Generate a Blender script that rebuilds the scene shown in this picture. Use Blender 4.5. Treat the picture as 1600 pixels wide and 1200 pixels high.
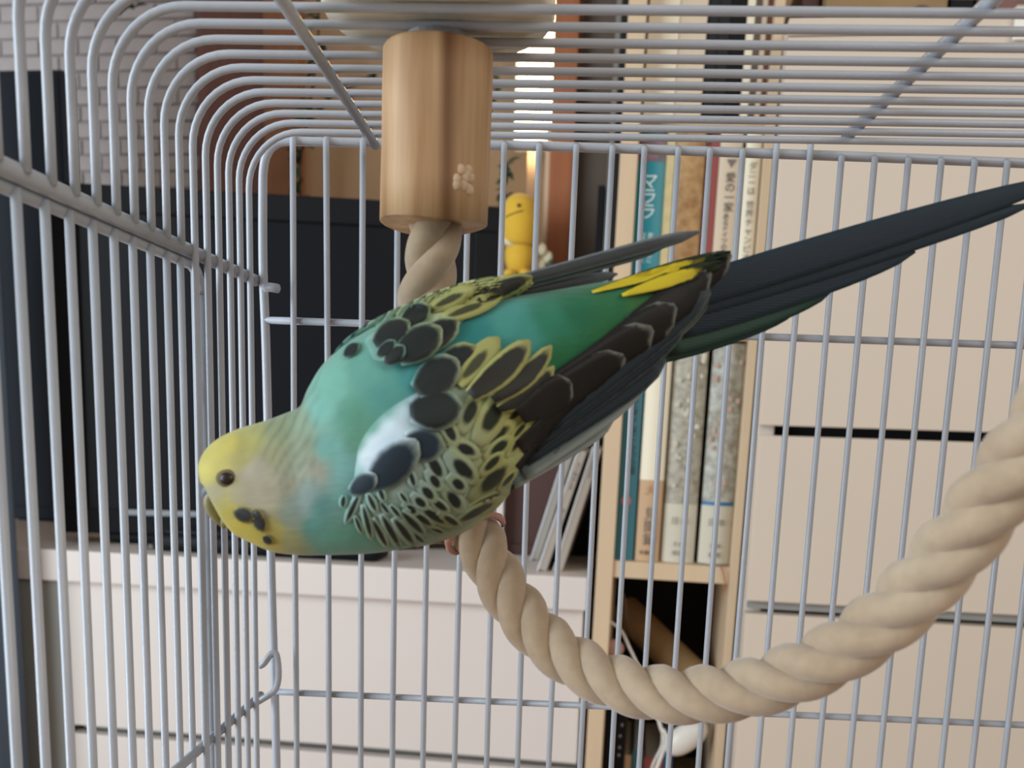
import bpy, bmesh, math, random
from mathutils import Vector, Matrix
from mathutils.bvhtree import BVHTree
from mathutils import noise as mnoise
random.seed(7)
D = bpy.data
SC = bpy.context.scene
COL = SC.collection
PI = math.pi
for o in list(D.objects):
    D.objects.remove(o)

# ------------------------------------------------------------------ camera, light, exposure
F, PX, DVP, VVP = 1500.0, 800.0, (890.0, 660.0), (519.0, 9750.0)
lo, hi = 662.0, 1500.0
for _ in range(60):
    m_ = (lo + hi) / 2
    s_ = (DVP[0] - PX) * (VVP[0] - PX) + (DVP[1] - m_) * (VVP[1] - m_) + F * F
    if s_ > 0: lo = m_
    else: hi = m_
PY = (lo + hi) / 2
ED = Vector((DVP[0] - PX, DVP[1] - PY, F)).normalized()
EV = Vector((VVP[0] - PX, VVP[1] - PY, F)).normalized()
EX = EV.cross(ED).normalized()
CAM = Vector((0, 0, 0.62))
cd = D.cameras.new('camera')
cam = D.objects.new('camera', cd)
COL.objects.link(cam)
cx = Vector((EX.x, ED.x, -EV.x)); cy = Vector((EX.y, ED.y, -EV.y)); cz = Vector((EX.z, ED.z, -EV.z))
cam.matrix_world = Matrix.Translation(CAM) @ Matrix((cx, -cy, -cz)).transposed().to_4x4()
cd.sensor_width = 36.0
cd.sensor_fit = 'HORIZONTAL'
cd.lens = F / 1600 * 36
cd.shift_x = (800 - PX) / 1600
cd.shift_y = (PY - 600) / 1600
cd.clip_start = 0.005
cd.clip_end = 30
cd.dof.use_dof = True
cd.dof.focus_distance = 0.30
cd.dof.aperture_fstop = 21.0
SC.camera = cam

w = D.worlds.new('world'); SC.world = w; w.use_nodes = True
bg = w.node_tree.nodes['Background']
bg.inputs[0].default_value = (1.0, 0.93, 0.86, 1)
bg.inputs[1].default_value = 0.36

def area_light(name, loc, target, size, size_y, power, color):
    l = D.lights.new(name, 'AREA'); l.shape = 'RECTANGLE'; l.size = size; l.size_y = size_y
    l.energy = power; l.color = color
    o = D.objects.new(name, l); COL.objects.link(o)
    o.location = loc
    o.rotation_euler = (Vector(target) - Vector(loc)).to_track_quat('-Z', 'Y').to_euler()
    return o
area_light('window_light', (-1.35, -0.22, 0.82), (0.15, 0.45, 0.62), 1.1, 1.2, 29, (0.80, 0.92, 1.0))
area_light('room_light', (1.25, -1.0, 1.6), (0.25, 0.8, 0.6), 1.4, 1.2, 15, (1.0, 0.92, 0.82))
vs = SC.view_settings
vs.view_transform = 'Standard'; vs.look = 'None'; vs.gamma = 1; vs.use_curve_mapping = False
vs.exposure = -0.10

# ------------------------------------------------------------------ helpers
def srgb(r, g, b):
    f = lambda c: (c / 255 / 12.92) if c / 255 <= 0.04045 else ((c / 255 + 0.055) / 1.055) ** 2.4
    return (f(r), f(g), f(b))

def ray(x, y):
    r = Vector(((x - PX) / F, (y - PY) / F, 1.0))
    return Vector((r.dot(EX), r.dot(ED), -r.dot(EV)))

def P(x, y, Y):
    """World point at depth Y (distance along the cage's depth axis) seen at photograph point x, y."""
    d = ray(x, y)
    return CAM + d * (Y / d.y)

class Frame:
    """A furniture frame: u right, v away, w up, turned by yaw and lean."""
    def __init__(self, yaw=0.0, lean=0.0):
        self.R = Matrix.Rotation(math.radians(yaw), 3, 'Z') @ Matrix.Rotation(math.radians(lean), 3, 'Y')
    def at(self, x, y, v):
        d = self.R.transposed() @ ray(x, y)
        d = d * (v / d.y)
        return d.x, d.z
    def u(self, x, y, v): return self.at(x, y, v)[0]
    def w(self, x, y, v): return self.at(x, y, v)[1]
    def pt(self, x, y, v):
        a = self.at(x, y, v); return Vector((a[0], v, a[1]))
    def world(self, p): return CAM + self.R @ Vector(p)
ROOM = Frame(-4.4, 0.0)
SHELF = Frame(-4.4, 0.6)
TVF = Frame(8.0, 0.3)
CAGE = Frame(0, 0)

MATS = {}
def mat(name, col, rough=0.6, var=0.0, scale=30.0, bump=0.0, bscale=None, metal=0.0, col2=None, stretch=(1, 1, 1), emit=None, spec=0.5, detail=4.0, coat=0.0, sheen=0.0):
    if name in MATS: return MATS[name]
    m = D.materials.new(name); m.use_nodes = True
    nt = m.node_tree; n = nt.nodes; L = nt.links
    b = n['Principled BSDF']
    b.inputs['Roughness'].default_value = rough
    b.inputs['Metallic'].default_value = metal
    b.inputs['Specular IOR Level'].default_value = spec
    if coat: b.inputs['Coat Weight'].default_value = coat
    if sheen: b.inputs['Sheen Weight'].default_value = sheen
    b.inputs['Base Color'].default_value = (*col, 1)
    if var or bump or col2:
        tc = n.new('ShaderNodeTexCoord'); mp = n.new('ShaderNodeMapping')
        mp.inputs['Scale'].default_value = stretch
        L.new(tc.outputs['Object'], mp.inputs[0])
        if var or col2:
            nz = n.new('ShaderNodeTexNoise'); nz.inputs['Scale'].default_value = scale; nz.inputs['Detail'].default_value = detail
            L.new(mp.outputs[0], nz.inputs['Vector'])
            rp = n.new('ShaderNodeValToRGB')
            c2 = col2 if col2 else tuple(min(1, c * (1 + var)) for c in col)
            c1 = col if col2 else tuple(c * (1 - var) for c in col)
            rp.color_ramp.elements[0].position = 0.32; rp.color_ramp.elements[1].position = 0.68
            rp.color_ramp.elements[0].color = (*c1, 1); rp.color_ramp.elements[1].color = (*c2, 1)
            L.new(nz.outputs[0], rp.inputs[0]); L.new(rp.outputs[0], b.inputs['Base Color'])
        if bump:
            nb = n.new('ShaderNodeTexNoise'); nb.inputs['Scale'].default_value = bscale or scale * 2; nb.inputs['Detail'].default_value = 3
            L.new(mp.outputs[0], nb.inputs['Vector'])
            bp = n.new('ShaderNodeBump'); bp.inputs['Strength'].default_value = bump; bp.inputs['Distance'].default_value = 0.001
            L.new(nb.outputs[0], bp.inputs['Height']); L.new(bp.outputs[0], b.inputs['Normal'])
    if emit:
        b.inputs['Emission Color'].default_value = (*col, 1); b.inputs['Emission Strength'].default_value = emit
    MATS[name] = m
    return m

class MB:
    """Collects geometry for ONE mesh object."""
    def __init__(self): self.v = []; self.f = []; self.uv = None; self.col = None
    def add(self, vs, fs):
        k = len(self.v); self.v += [Vector(p) for p in vs]; self.f += [tuple(i + k for i in f) for f in fs]
    def box(self, u0, u1, v0, v1, w0, w1, bev=0.0):
        bm = bmesh.new()
        q = [bm.verts.new(p) for p in ((u0, v0, w0), (u1, v0, w0), (u1, v1, w0), (u0, v1, w0), (u0, v0, w1), (u1, v0, w1), (u1, v1, w1), (u0, v1, w1))]
        for f in ((0, 3, 2, 1), (4, 5, 6, 7), (0, 1, 5, 4), (1, 2, 6, 5), (2, 3, 7, 6), (3, 0, 4, 7)): bm.faces.new([q[i] for i in f])
        if bev: bmesh.ops.bevel(bm, geom=bm.edges[:], offset=bev, segments=2, affect='EDGES', profile=0.6)
        bm.verts.index_update()
        self.add([v.co.copy() for v in bm.verts], [[v.index for v in f.verts] for f in bm.faces])
        bm.free(); return self
    def tube(self, pts, rad, seg=8, cap=True):
        pts = [Vector(p) for p in pts]; n = len(pts)
        r = rad if callable(rad) else (lambda t: rad)
        t0 = (pts[1] - pts[0]).normalized()
        nrm = t0.orthogonal().normalized()
        vs, fs = [], []
        for i, p in enumerate(pts):
            t = (pts[min(i + 1, n - 1)] - pts[max(i - 1, 0)]).normalized()
            nrm = (nrm - t * nrm.dot(t)).normalized(); b = t.cross(nrm)
            rr = r(i / (n - 1))
            for k in range(seg):
                a = 2 * PI * k / seg
                vs.append(p + nrm * (rr * math.cos(a)) + b * (rr * math.sin(a)))
        for i in range(n - 1):
            for k in range(seg):
                k2 = (k + 1) % seg
                fs.append((i * seg + k, i * seg + k2, (i + 1) * seg + k2, (i + 1) * seg + k))
        if cap:
            fs.append(tuple(range(seg))[::-1]); fs.append(tuple((n - 1) * seg + k for k in range(seg)))
        self.add(vs, fs); return self
    def rings(self, rings, cap=True, closed=True):
        seg = len(rings[0]); vs = [p for r in rings for p in r]; fs = []
        for i in range(len(rings) - 1):
            for k in range(seg if closed else seg - 1):
                k2 = (k + 1) % seg
                fs.append((i * seg + k, i * seg + k2, (i + 1) * seg + k2, (i + 1) * seg + k))
        if cap:
            fs.append(tuple(range(seg))[::-1]); fs.append(tuple((len(rings) - 1) * seg + k for k in range(seg)))
        self.add(vs, fs); return self
    def lathe(self, c, prof, seg=40, axis='Z'):
        c = Vector(c); rs = []
        for r, h in prof:
            ring = []
            for k in range(seg):
                a = 2 * PI * k / seg
                q = Vector((r * math.cos(a), r * math.sin(a), h)) if axis == 'Z' else Vector((r * math.cos(a), h, r * math.sin(a)))
                ring.append(c + q)
            rs.append(ring)
        return self.rings(rs)
    def ell(self, c, rx, ry, rz, seg=20, nr=12):
        c = Vector(c); rs = []
        for i in range(nr + 1):
            a = PI * (0.02 + 0.96 * i / nr)
            rs.append([c + Vector((rx * math.sin(a) * math.cos(2 * PI * k / seg), ry * math.sin(a) * math.sin(2 * PI * k / seg), -rz * math.cos(a))) for k in range(seg)])
        return self.rings(rs)
    def build(self, name, m, parent=None, smooth=False, label=None, loc=None, frame=None):
        """World-space (or frame-space when frame is given) geometry becomes one mesh object."""
        me = D.meshes.new(name)
        o = D.objects.new(name, me)
        COL.objects.link(o)
        vs = self.v
        if parent is not None:
            org = parent['_org_f'] if '_org_f' in parent else None
            base = Vector(org) if org is not None else Vector((0, 0, 0))
            me.from_pydata([tuple(p - base) for p in vs], [], self.f)
            o.parent = parent
            o['_org_f'] = list(base)
        else:
            fr = frame or None
            mn = Vector((sum(p.x for p in vs) / len(vs), sum(p.y for p in vs) / len(vs), min(p.z for p in vs)))
            if loc is not None: mn = Vector(loc)
            me.from_pydata([tuple(p - mn) for p in vs], [], self.f)
            if fr:
                o.matrix_world = Matrix.Translation(fr.world(mn)) @ fr.R.to_4x4()
            else:
                o.location = mn
            o['_org_f'] = list(mn)
        if self.uv is not None:
            ul = me.uv_layers.new(name='UVMap')
            for lp in me.loops: ul.data[lp.index].uv = self.uv[lp.vertex_index]
        if self.col is not None:
            ca = me.color_attributes.new('plumage', 'FLOAT_COLOR', 'POINT')
            for i, c in enumerate(self.col): ca.data[i].color = (*c, 1)
        me.update()
        bm = bmesh.new(); bm.from_mesh(me); bmesh.ops.recalc_face_normals(bm, faces=bm.faces[:]); bm.to_mesh(me); bm.free()
        me.materials.append(m)
        if smooth:
            for p in me.polygons: p.use_smooth = True
        if label: o['label'] = label
        return o

def thing(name, label, cat, org, frame=None, group=None):
    o = D.objects.new(name, None); COL.objects.link(o)
    o.empty_display_size = 0.02
    org = Vector(org)
    if frame: o.matrix_world = Matrix.Translation(frame.world(org)) @ frame.R.to_4x4()
    else: o.location = org
    o['_org_f'] = list(org)
    o['label'] = label; o['category'] = cat
    if group: o['group'] = group
    return o

def tag(o, label, cat, group=None):
    o['label'] = label; o['category'] = cat
    if group: o['group'] = group
    return o
def struct(o): o['kind'] = 'structure'; return o

def smooth_path(pts, n):
    """Catmull-Rom through tuples of any length."""
    out = []; m = len(pts) - 1
    for i in range(n):
        t = i / (n - 1) * m; k = min(int(t), m - 1); f = t - k
        p0 = pts[max(k - 1, 0)]; p1 = pts[k]; p2 = pts[k + 1]; p3 = pts[min(k + 2, m)]
        out.append(tuple(0.5 * (2 * b + (c - a) * f + (2 * a - 5 * b + 4 * c - d) * f * f + (3 * b - a - 3 * c + d) * f ** 3) for a, b, c, d in zip(p0, p1, p2, p3)))
    return out

def lettering(text, parent, u, v, w, size, m, name='lettering', space=0.9, align='CENTER', rot=0.0, sx=1.0):
    """Flat printed characters on a face that looks towards -v of the parent's frame."""
    c = D.curves.new(name, 'FONT'); c.body = text; c.size = size; c.align_x = align; c.align_y = 'TOP'
    c.space_line = space; c.resolution_u = 3
    t = D.objects.new('tmp', c); COL.objects.link(t)
    dg = bpy.context.evaluated_depsgraph_get()
    me = D.meshes.new_from_object(t.evaluated_get(dg))
    D.objects.remove(t); D.curves.remove(c)
    me.name = name
    o = D.objects.new(name, me); COL.objects.link(o)
    me.materials.clear(); me.materials.append(m)
    b = Vector(parent['_org_f'])
    o.parent = parent
    o.location = Vector((u, v, w)) - b
    o.rotation_euler = (PI / 2, 0, 0)
    if rot: o.rotation_euler = (PI / 2, rot, 0)
    o.scale = (sx, 1, 1)
    return o

# ------------------------------------------------------------------ materials
M_wire = mat('white_enamel_wire', srgb(184, 190, 200), 0.26, bump=0.10, bscale=500, var=0.04, scale=60)
M_wall = mat('beige_wall', srgb(184, 152, 118), 0.85, var=0.04, scale=8)
M_brick = mat('white_brick', srgb(186, 178, 178), 0.8, var=0.06, scale=40, bump=0.3, bscale=120)
M_mortar = mat('brick_mortar', srgb(172, 164, 164), 0.9, var=0.05, scale=30)
M_brown = mat('brown_wood_panel', srgb(126, 88, 80), 0.55, var=0.12, scale=12, stretch=(6, 6, 0.5))
M_orange = mat('orange_brown_wood', srgb(168, 100, 60), 0.5, var=0.10, scale=14, stretch=(8, 8, 0.5))
M_greybrown = mat('grey_brown_board', srgb(98, 84, 72), 0.7, var=0.06, scale=10)
M_black = mat('black_plastic', srgb(17, 18, 22), 0.55, spec=0.2)
M_matblack = mat('black_matte', srgb(24, 25, 28), 0.8)
M_screen = mat('dark_screen', srgb(13, 16, 23), 0.35, spec=0.25)
M_navy = mat('dark_navy_board', srgb(44, 56, 72), 0.6)
M_white = mat('white_melamine', srgb(226, 216, 210), 0.45, var=0.015, scale=6)
M_drawer = mat('cream_drawer_front', srgb(219, 204, 188), 0.5, var=0.015, scale=5)
M_drawer_dark = mat('drawer_slot_dark', srgb(30, 30, 33), 0.8)
M_pale = mat('pale_birch', srgb(216, 190, 158), 0.55, var=0.04, scale=10, stretch=(5, 5, 0.6))
M_pages = mat('paper_pages', srgb(214, 204, 184), 0.85, var=0.05, scale=200, stretch=(1, 1, 0.05))
M_ink = mat('black_ink', srgb(40, 38, 38), 0.7)
M_greyink = mat('grey_ink', srgb(120, 112, 104), 0.7)
M_whiteink = mat('white_ink', srgb(225, 240, 240), 0.7)
M_floor = mat('floor_boards', srgb(150, 115, 85), 0.6, var=0.1, scale=6)
M_leaf = mat('dark_green_leaf', srgb(52, 74, 52), 0.5, var=0.2, scale=60)
M_leafbrown = mat('dry_brown_leaf', srgb(88, 62, 50), 0.6, var=0.2, scale=60)
M_cream = mat('cream_plastic', srgb(246, 236, 210), 0.3)
M_silver = mat('silver_plastic', srgb(160, 168, 176), 0.3, metal=0.3)

# ================================================================== THE SETTING
DW = 1.45
def rw(x, y, v): return ROOM.at(x, y, v)
FLOOR_W = -CAM.z
wall = struct(MB().box(-1.9, 1.9, DW, DW + 0.08, FLOOR_W, 1.6).build('wall_back', M_wall, frame=ROOM))
flo = struct(MB().box(-1.9, 1.9, -1.6, DW, FLOOR_W - 0.03, FLOOR_W).build('floor', M_floor, frame=ROOM))
# brick cladding, brick by brick, on the left part of the back wall
bu1 = ROOM.u(322, 150, DW); bu0 = ROOM.u(-45, 150, DW)
bw0 = ROOM.w(200, 345, DW); bw1 = ROOM.w(200, -60, DW)
mort = MB().box(bu0 - 0.02, bu1, DW - 0.006, DW + 0.001, bw0 - 0.02, bw1).build('mortar_bed', M_mortar, wall)
bh, bl, gap = 0.0235, 0.062, 0.003
brick_me = None
row = 0; wq = bw0
while wq + bh < bw1:
    uq = bu0 + (0.5 * bl if row % 2 else 0)
    while uq + bl * 0.5 < bu1:
        ln = min(bl - gap, bu1 - uq)
        if brick_me is None or ln < bl - gap - 1e-6:
            o = MB().box(0, ln, -0.010, -0.005, 0, bh - gap, 0.002)
            k = [Vector(p) for p in o.v]
            me = D.meshes.new('brick'); me.from_pydata([tuple(p) for p in k], [], o.f); me.materials.append(M_brick)
            if ln >= bl - gap - 1e-6: brick_me = me
        else: me = brick_me
        b = D.objects.new('brick', me); COL.objects.link(b); b.parent = wall
        b.location = Vector((uq, DW + random.uniform(-0.0012, 0.0008), wq)) - Vector(wall['_org_f'])
        uq += bl
    wq += bh; row += 1
# brown wood panel right of the bricks
struct(MB().box(ROOM.u(308, 150, DW - 0.03), ROOM.u(412, 150, DW - 0.03), DW - 0.03, DW - 0.0005, FLOOR_W, 1.0, 0.002).build('trim_1', M_brown, frame=ROOM))
struct(MB().box(ROOM.u(413, 150, DW - 0.03), ROOM.u(466, 150, DW - 0.03), DW - 0.035, DW - 0.0005, FLOOR_W, 1.0, 0.002).build('trim_2', mat('tan_brown_wood', srgb(160, 112, 80), 0.5, var=0.08, scale=12, stretch=(8, 8, .5)), frame=ROOM))

# ================================================================== WHITE CABINET
DC = 0.96
w_top = ROOM.w(500, 881, DC); w_slab = ROOM.w(600, 937, DC)
cu0 = ROOM.u(-190, 875, DC); cu1 = ROOM.u(917, 930, DC)
cab = thing('low_cabinet', 'long low white cabinet with wide drawers below the television', 'cabinet', ((cu0 + cu1) / 2, DC + 0.2, FLOOR_W), ROOM)
VB = DC + 0.42
MB().box(cu0, cu1, DC, VB, w_slab, w_top, 0.0015).build('top_board', M_white, cab)
fu0 = ROOM.u(102, 1000, DC + 0.012); fu1 = ROOM.u(911, 1100, DC + 0.012)
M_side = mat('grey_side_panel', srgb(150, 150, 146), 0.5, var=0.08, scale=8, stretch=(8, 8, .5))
MB().box(cu0 + 0.004, fu0 - 0.002, DC + 0.008, VB - 0.01, FLOOR_W + 0.0, w_slab).build('side_panel', M_side, cab)
MB().box(fu1 - 0.004, fu1 + 0.002, DC + 0.05, VB - 0.01, FLOOR_W + 0.0, w_slab).build('side_panel', M_side, cab)
MB().box(fu0 - 0.002, fu1 - 0.004, VB - 0.02, VB - 0.01, FLOOR_W, w_slab).build('back_panel', M_side, cab)
w_d1 = ROOM.w(600, 1176, DC); w_d2 = ROOM.w(600, 1190, DC)
dr = MB().box(fu0, fu1 - 0.004, DC + 0.012, DC + 0.03, w_d1, w_slab - 0.0015, 0.001).build('drawer', M_white, cab)
MB().box(fu0 + 0.012, fu1 - 0.004, DC + 0.022, DC + 0.032, w_d1 - 0.006, w_d1, 0.0005).build('finger_lip', M_side, dr)
MB().box(fu0, fu1 - 0.004, DC + 0.012, DC + 0.03, FLOOR_W + 0.02, w_d2, 0.001).build('drawer', M_white, cab)
MB().box(fu0 + 0.002, fu1 - 0.006, DC + 0.034, DC + 0.05, FLOOR_W + 0.02, w_slab).build('carcass_rail', M_matblack, cab)

# ================================================================== TELEVISION
DT = 1.13
tv = thing('television', 'dark flat television with thick black frame on white cabinet', 'television', (TVF.u(450, 600, DT), DT, ROOM.w(500, 881, DC)), TVF)
tu0 = TVF.u(84, 500, DT); tu1 = TVF.u(776, 500, DT); tw1 = TVF.w(450, 304, DT); tw0 = w_top + 0.010
bz = 0.028
MB().box(tu0, tu1, DT + 0.012, DT + 0.06, tw0, tw1, 0.004).build('back_shell', M_black, tv)
MB().box(tu0 + bz, tu1 - bz, DT + 0.004, DT + 0.0125, tw0 + bz, tw1 - bz).build('screen', M_screen, tv)
fb = MB()
fb.box(tu0, tu1, DT, DT + 0.014, tw1 - bz, tw1, 0.002); fb.box(tu0, tu1, DT, DT + 0.014, tw0, tw0 + bz, 0.002)
fb.box(tu0, tu0 + bz, DT, DT + 0.014, tw0 + bz, tw1 - bz, 0.002); fb.box(tu1 - bz, tu1, DT, DT + 0.014, tw0 + bz, tw1 - bz, 0.002)
fb.build('bezel', M_black, tv)
MB().box(TVF.u(194, 800, DT), TVF.u(420, 800, DT), DT - 0.004, DT + 0.0, TVF.w(250, 806, DT), TVF.w(250, 797, DT), 0.001).build('silver_strip', M_silver, tv, label='thin silver strip along the lower frame')
uc = (tu0 + tu1) / 2
MB().box(uc - 0.06, uc + 0.06, DT + 0.06, DT + 0.085, w_top + 0.008, tw0 + 0.15, 0.003).build('stand_neck', M_black, tv)
MB().box(uc - 0.2, uc + 0.16, DT + 0.0, DT + 0.1, w_top + 0.0005, w_top + 0.0095, 0.003).build('stand_base', M_black, tv)
# tall dark navy box left of the television
DN = 1.2
MBn = MB().box(ROOM.u(-60, 500, DN), ROOM.u(106, 300, DN), DN, DN + 0.03, w_top + 0.0005, ROOM.w(60, 108, DN), 0.004)
nv = thing('tall_panel', 'tall plain dark navy panel standing left of the television', 'panel', (ROOM.u(20, 500, DN), DN + 0.06, w_top), ROOM)
MBn.build('body', M_navy, nv)
MB().box(ROOM.u(-50, 500, DN), ROOM.u(98, 300, DN), DN - 0.003, DN, w_top + 0.02, ROOM.w(60, 116, DN), 0.001).build('front_panel', M_navy, nv)
# added slate sheet standing in for bluish haze at the far left edge
DHZ = 0.93
haze_mb = MB(); rs_ = []
u1_ = ROOM.u(9, 600, DHZ)
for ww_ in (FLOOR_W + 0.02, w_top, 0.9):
    rs_.append([Vector((u1_ - 0.34 * k / 40, DHZ - 0.012 + 0.012 * math.cos(k * 0.9), ww_)) for k in range(41)] + [Vector((u1_ - 0.34 * k / 40, DHZ - 0.009 + 0.012 * math.cos(k * 0.9), ww_)) for k in range(40, -1, -1)])
haze_o = haze_mb.rings(rs_).build('haze_sheet', mat('slate_haze', srgb(84, 98, 116), 0.9), frame=ROOM, smooth=True)
tag(haze_o, 'slate sheet added as haze at left end of white cabinet', 'haze_sheet')
# slim black bar in front of the television
DS = 0.985
sb = thing('sound_bar', 'slim black bar with rounded end lying on white cabinet', 'speaker', (ROOM.u(400, 850, DS), DS, w_top), ROOM)
pts = []
su0, su1 = ROOM.u(234, 850, DS), ROOM.u(592, 868, DS)
MB().box(su0, su1, DS, DS + 0.05, w_top + 0.0005, w_top + 0.021, 0.008).build('body', M_black, sb, smooth=True)
MB().lathe((su0 - 0.013, DS + 0.01, w_top), [(0.001, 0.0005), (0.004, 0.0005), (0.0045, 0.006), (0.003, 0.009), (0.0005, 0.0095)], 14).build('foot_knob', M_black, sb, smooth=True)
MB().box(su0 + 0.012, su1 - 0.012, DS + 0.008, DS + 0.042, w_top + 0.0205, w_top + 0.022, 0.0005).build('top_plate', M_screen, sb)

# ================================================================== CD CASES AND BOXES ON THE CABINET
M_clear = mat('clear_plastic', srgb(205, 205, 205), 0.15, spec=0.6)
M_cdpaper = mat('grey_case_paper', srgb(170, 160, 150), 0.5)
def cd_case(bx, by, tx, ty, v, label, txt, th=0.0098, dep=0.098):
    b = ROOM.pt(bx, by, v); t = ROOM.pt(tx, ty, v)
    b.z = w_top + 0.0008
    ax = (t - b); L_ = ax.length; ax.normalize()
    ang = math.atan2(ax.x, ax.z)
    f = Frame(-4.4, 0); f.R = ROOM.R @ Matrix.Rotation(ang, 3, 'Y')
    ol = f.R.transposed() @ (ROOM.R @ b)
    o = thing('cd_case', label, 'cd case', ol, f, 'leaning cases on the white cabinet')
    u, vv, ww = ol
    zb = th * math.sin(ang)
    ww += zb * 0.0
    MB().box(u, u + th * 0.22, vv, vv + dep, ww, ww + L_, 0.0006).build('lid', M_clear, o, label='clear bright plastic lid')
    MB().box(u + th * 0.22, u + th, vv + 0.0008, vv + dep, ww + 0.002, ww + L_ - 0.001, 0.0006).build('spine', M_cdpaper, o)
    lettering(txt, o, u + th * 0.62, vv + 0.0003, ww + L_ * 0.9, 0.0055, M_ink, space=0.9)
    return o
cd_case(838, 898, 903, 700, 0.985, 'left front of two thin leaning cd cases, white edge', 'S\nI\nN\nG\nL\nE\n \n \n \n \n0\n1')
cd_case(863, 899, 926, 697, 0.990, 'right front of two thin leaning cd cases, beside the shelf board', 'B\nE\nS\nT')
MBx = cd_case(828, 866, 886, 694, 1.06, 'greyish clear cd case leaning behind the two front cases', ' ', dep=0.04)
M_maroon = mat('maroon_box', srgb(78, 48, 42), 0.5)
DM = 1.105
w_box = ROOM.pt(811, 400, 1.125).z - 0.0268
bx = thing('wooden_box', 'tall dark maroon wooden box behind the cd cases, under yellow toy', 'box', (ROOM.u(820, 800, DM), DM, w_top), ROOM)
MB().box(ROOM.u(786, 800, DM), ROOM.u(880, 800, DM), DM, DM + 0.08, w_top + 0.0005, w_box, 0.002).build('body', M_maroon, bx)
MB().box(ROOM.u(786, 800, DM) - 0.003, ROOM.u(880, 800, DM) + 0.003, DM - 0.003, DM, w_top + 0.0005, w_top + 0.012, 0.001).build('plinth', M_maroon, bx)
bk = thing('white_booklet', 'thin white booklet upright before the maroon box', 'booklet', (ROOM.u(779, 800, 1.085), 1.085, w_top), ROOM)
MB().box(ROOM.u(774, 800, 1.085), ROOM.u(786, 800, 1.085), 1.085, 1.098, w_top + 0.0005, ROOM.w(780, 690, 1.14), 0.0008).build('cover', M_white, bk)
MB().box(ROOM.u(775, 800, 1.085), ROOM.u(785, 800, 1.085), 1.0855, 1.0985, w_top + 0.001, ROOM.w(780, 687, 1.14)).build('pages', M_pages, bk)
bb = thing('black_case', 'black case standing between the leaning cd cases and shelf board', 'case', (ROOM.u(900, 800, 1.1), 1.12, w_top), ROOM)
MB().box(ROOM.u(886, 800, 1.1), ROOM.u(918, 800, 1.1), 1.115, 1.16, w_top + 0.0005, ROOM.w(895, 655, 1.1), 0.003).build('body', M_matblack, bb)
MB().box(ROOM.u(889, 800, 1.1), ROOM.u(915, 800, 1.1), 1.112, 1.115, w_top + 0.03, w_top + 0.034, 0.0005).build('seam', M_black, bb)

# ================================================================== WOODEN SIDE POST AND DARK SHELF BACK
DO = 1.19
po = thing('wooden_shelf_side', 'upright orange-brown wooden board behind the yellow toy', 'shelf board', (ROOM.u(875, 400, DO), DO + 0.05, w_top), ROOM)
MB().box(ROOM.u(859, 236, DO), ROOM.u(897, 236, DO), DO, DO + 0.18, w_top + 0.0005, ROOM.w(880, -150, DO), 0.001).build('board', M_orange, po)
MB().box(ROOM.u(852, 236, DO), ROOM.u(859, 236, DO), DO + 0.004, DO + 0.18, w_top + 0.0005, ROOM.w(880, 200, DO), 0.0006).build('edge_strip', M_pale, po, label='pale strip along its left edge')
gb = thing('grey_back_board', 'grey-brown back board between the orange post and bookcase', 'board', (ROOM.u(925, 400, DO + .02), DO + 0.02, w_top), ROOM)
MB().box(ROOM.u(902, 236, DO + .02), ROOM.u(972, 236, DO + .02), DO + 0.02, DO + 0.035, w_top + 0.0005, ROOM.w(920, -150, DO + .02)).build('board', M_greybrown, gb)

# ================================================================== GLOWING PANEL LAMP
DL = 1.36
M_glow = mat('lamp_glow', (1.0, 0.86, 0.58), 0.5, emit=1.9)
lp = thing('panel_lamp', 'tall glowing warm panel lamp beside the orange wooden board', 'lamp', (ROOM.u(840, 100, DL), DL, ROOM.w(840, 226, DL)), ROOM)
MB().box(ROOM.u(806, 150, DL), ROOM.u(866, 150, DL), DL, DL + 0.008, ROOM.w(840, 226, DL), ROOM.w(840, -120, DL), 0.002).build('diffuser', M_glow, lp)
MB().box(ROOM.u(803, 150, DL), ROOM.u(869, 150, DL), DL + 0.008, DL + 0.03, ROOM.w(840, 229, DL), ROOM.w(840, -124, DL), 0.002).build('housing', M_cream, lp)
MB().box(ROOM.u(825, 150, DL), ROOM.u(845, 150, DL), DL + 0.012, DL + 0.032, w_top, ROOM.w(840, 228, DL), 0.002).build('stem', M_wall, lp)
ll = D.lights.new('lamp_light', 'AREA'); ll.shape = 'RECTANGLE'; ll.size = 0.05; ll.size_y = 0.3; ll.energy = 0.5; ll.color = (1, 0.8, 0.5)
lo_ = D.objects.new('lamp_light', ll); COL.objects.link(lo_)
lo_.location = ROOM.world((ROOM.u(838, 100, DL), DL - 0.004, ROOM.w(838, 60, DL))); lo_.rotation_euler = (PI / 2, 0, math.radians(-4.4))

# ================================================================== BOOKCASE
DB = 0.96
S = SHELF
su = lambda x, y, v=DB: S.u(x, y, v)
sw = lambda x, y, v=DB: S.w(x, y, v)
lb0, lb1 = su(969, 240), su(997, 240)
bkc = thing('bookcase', 'pale birch bookcase full of upright books between cabinet and drawers', 'bookcase', ((lb0 + su(1215, 240)) / 2, DB + 0.12, FLOOR_W), SHELF)
BB = DB + 0.24
rb = su(1194, 240, DB)
tl = ROOM.u(1187, 660, 0.925)
rb_t = max(0.004, tl - rb - 0.004)
MB().box(lb0, lb1, DB, BB, FLOOR_W + 0.003, 0.62, 0.0008).build('side_board', M_pale, bkc)
MB().box(rb, rb + rb_t, DB, BB, FLOOR_W + 0.003, 0.62, 0.0008).build('side_board', M_pale, bkc)
w_lo1, w_lo0 = sw(1045, 882), sw(1045, 908)
w_mid1, w_mid0 = sw(1100, 517, DB + .006), sw(1100, 530, DB + .006)
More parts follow.
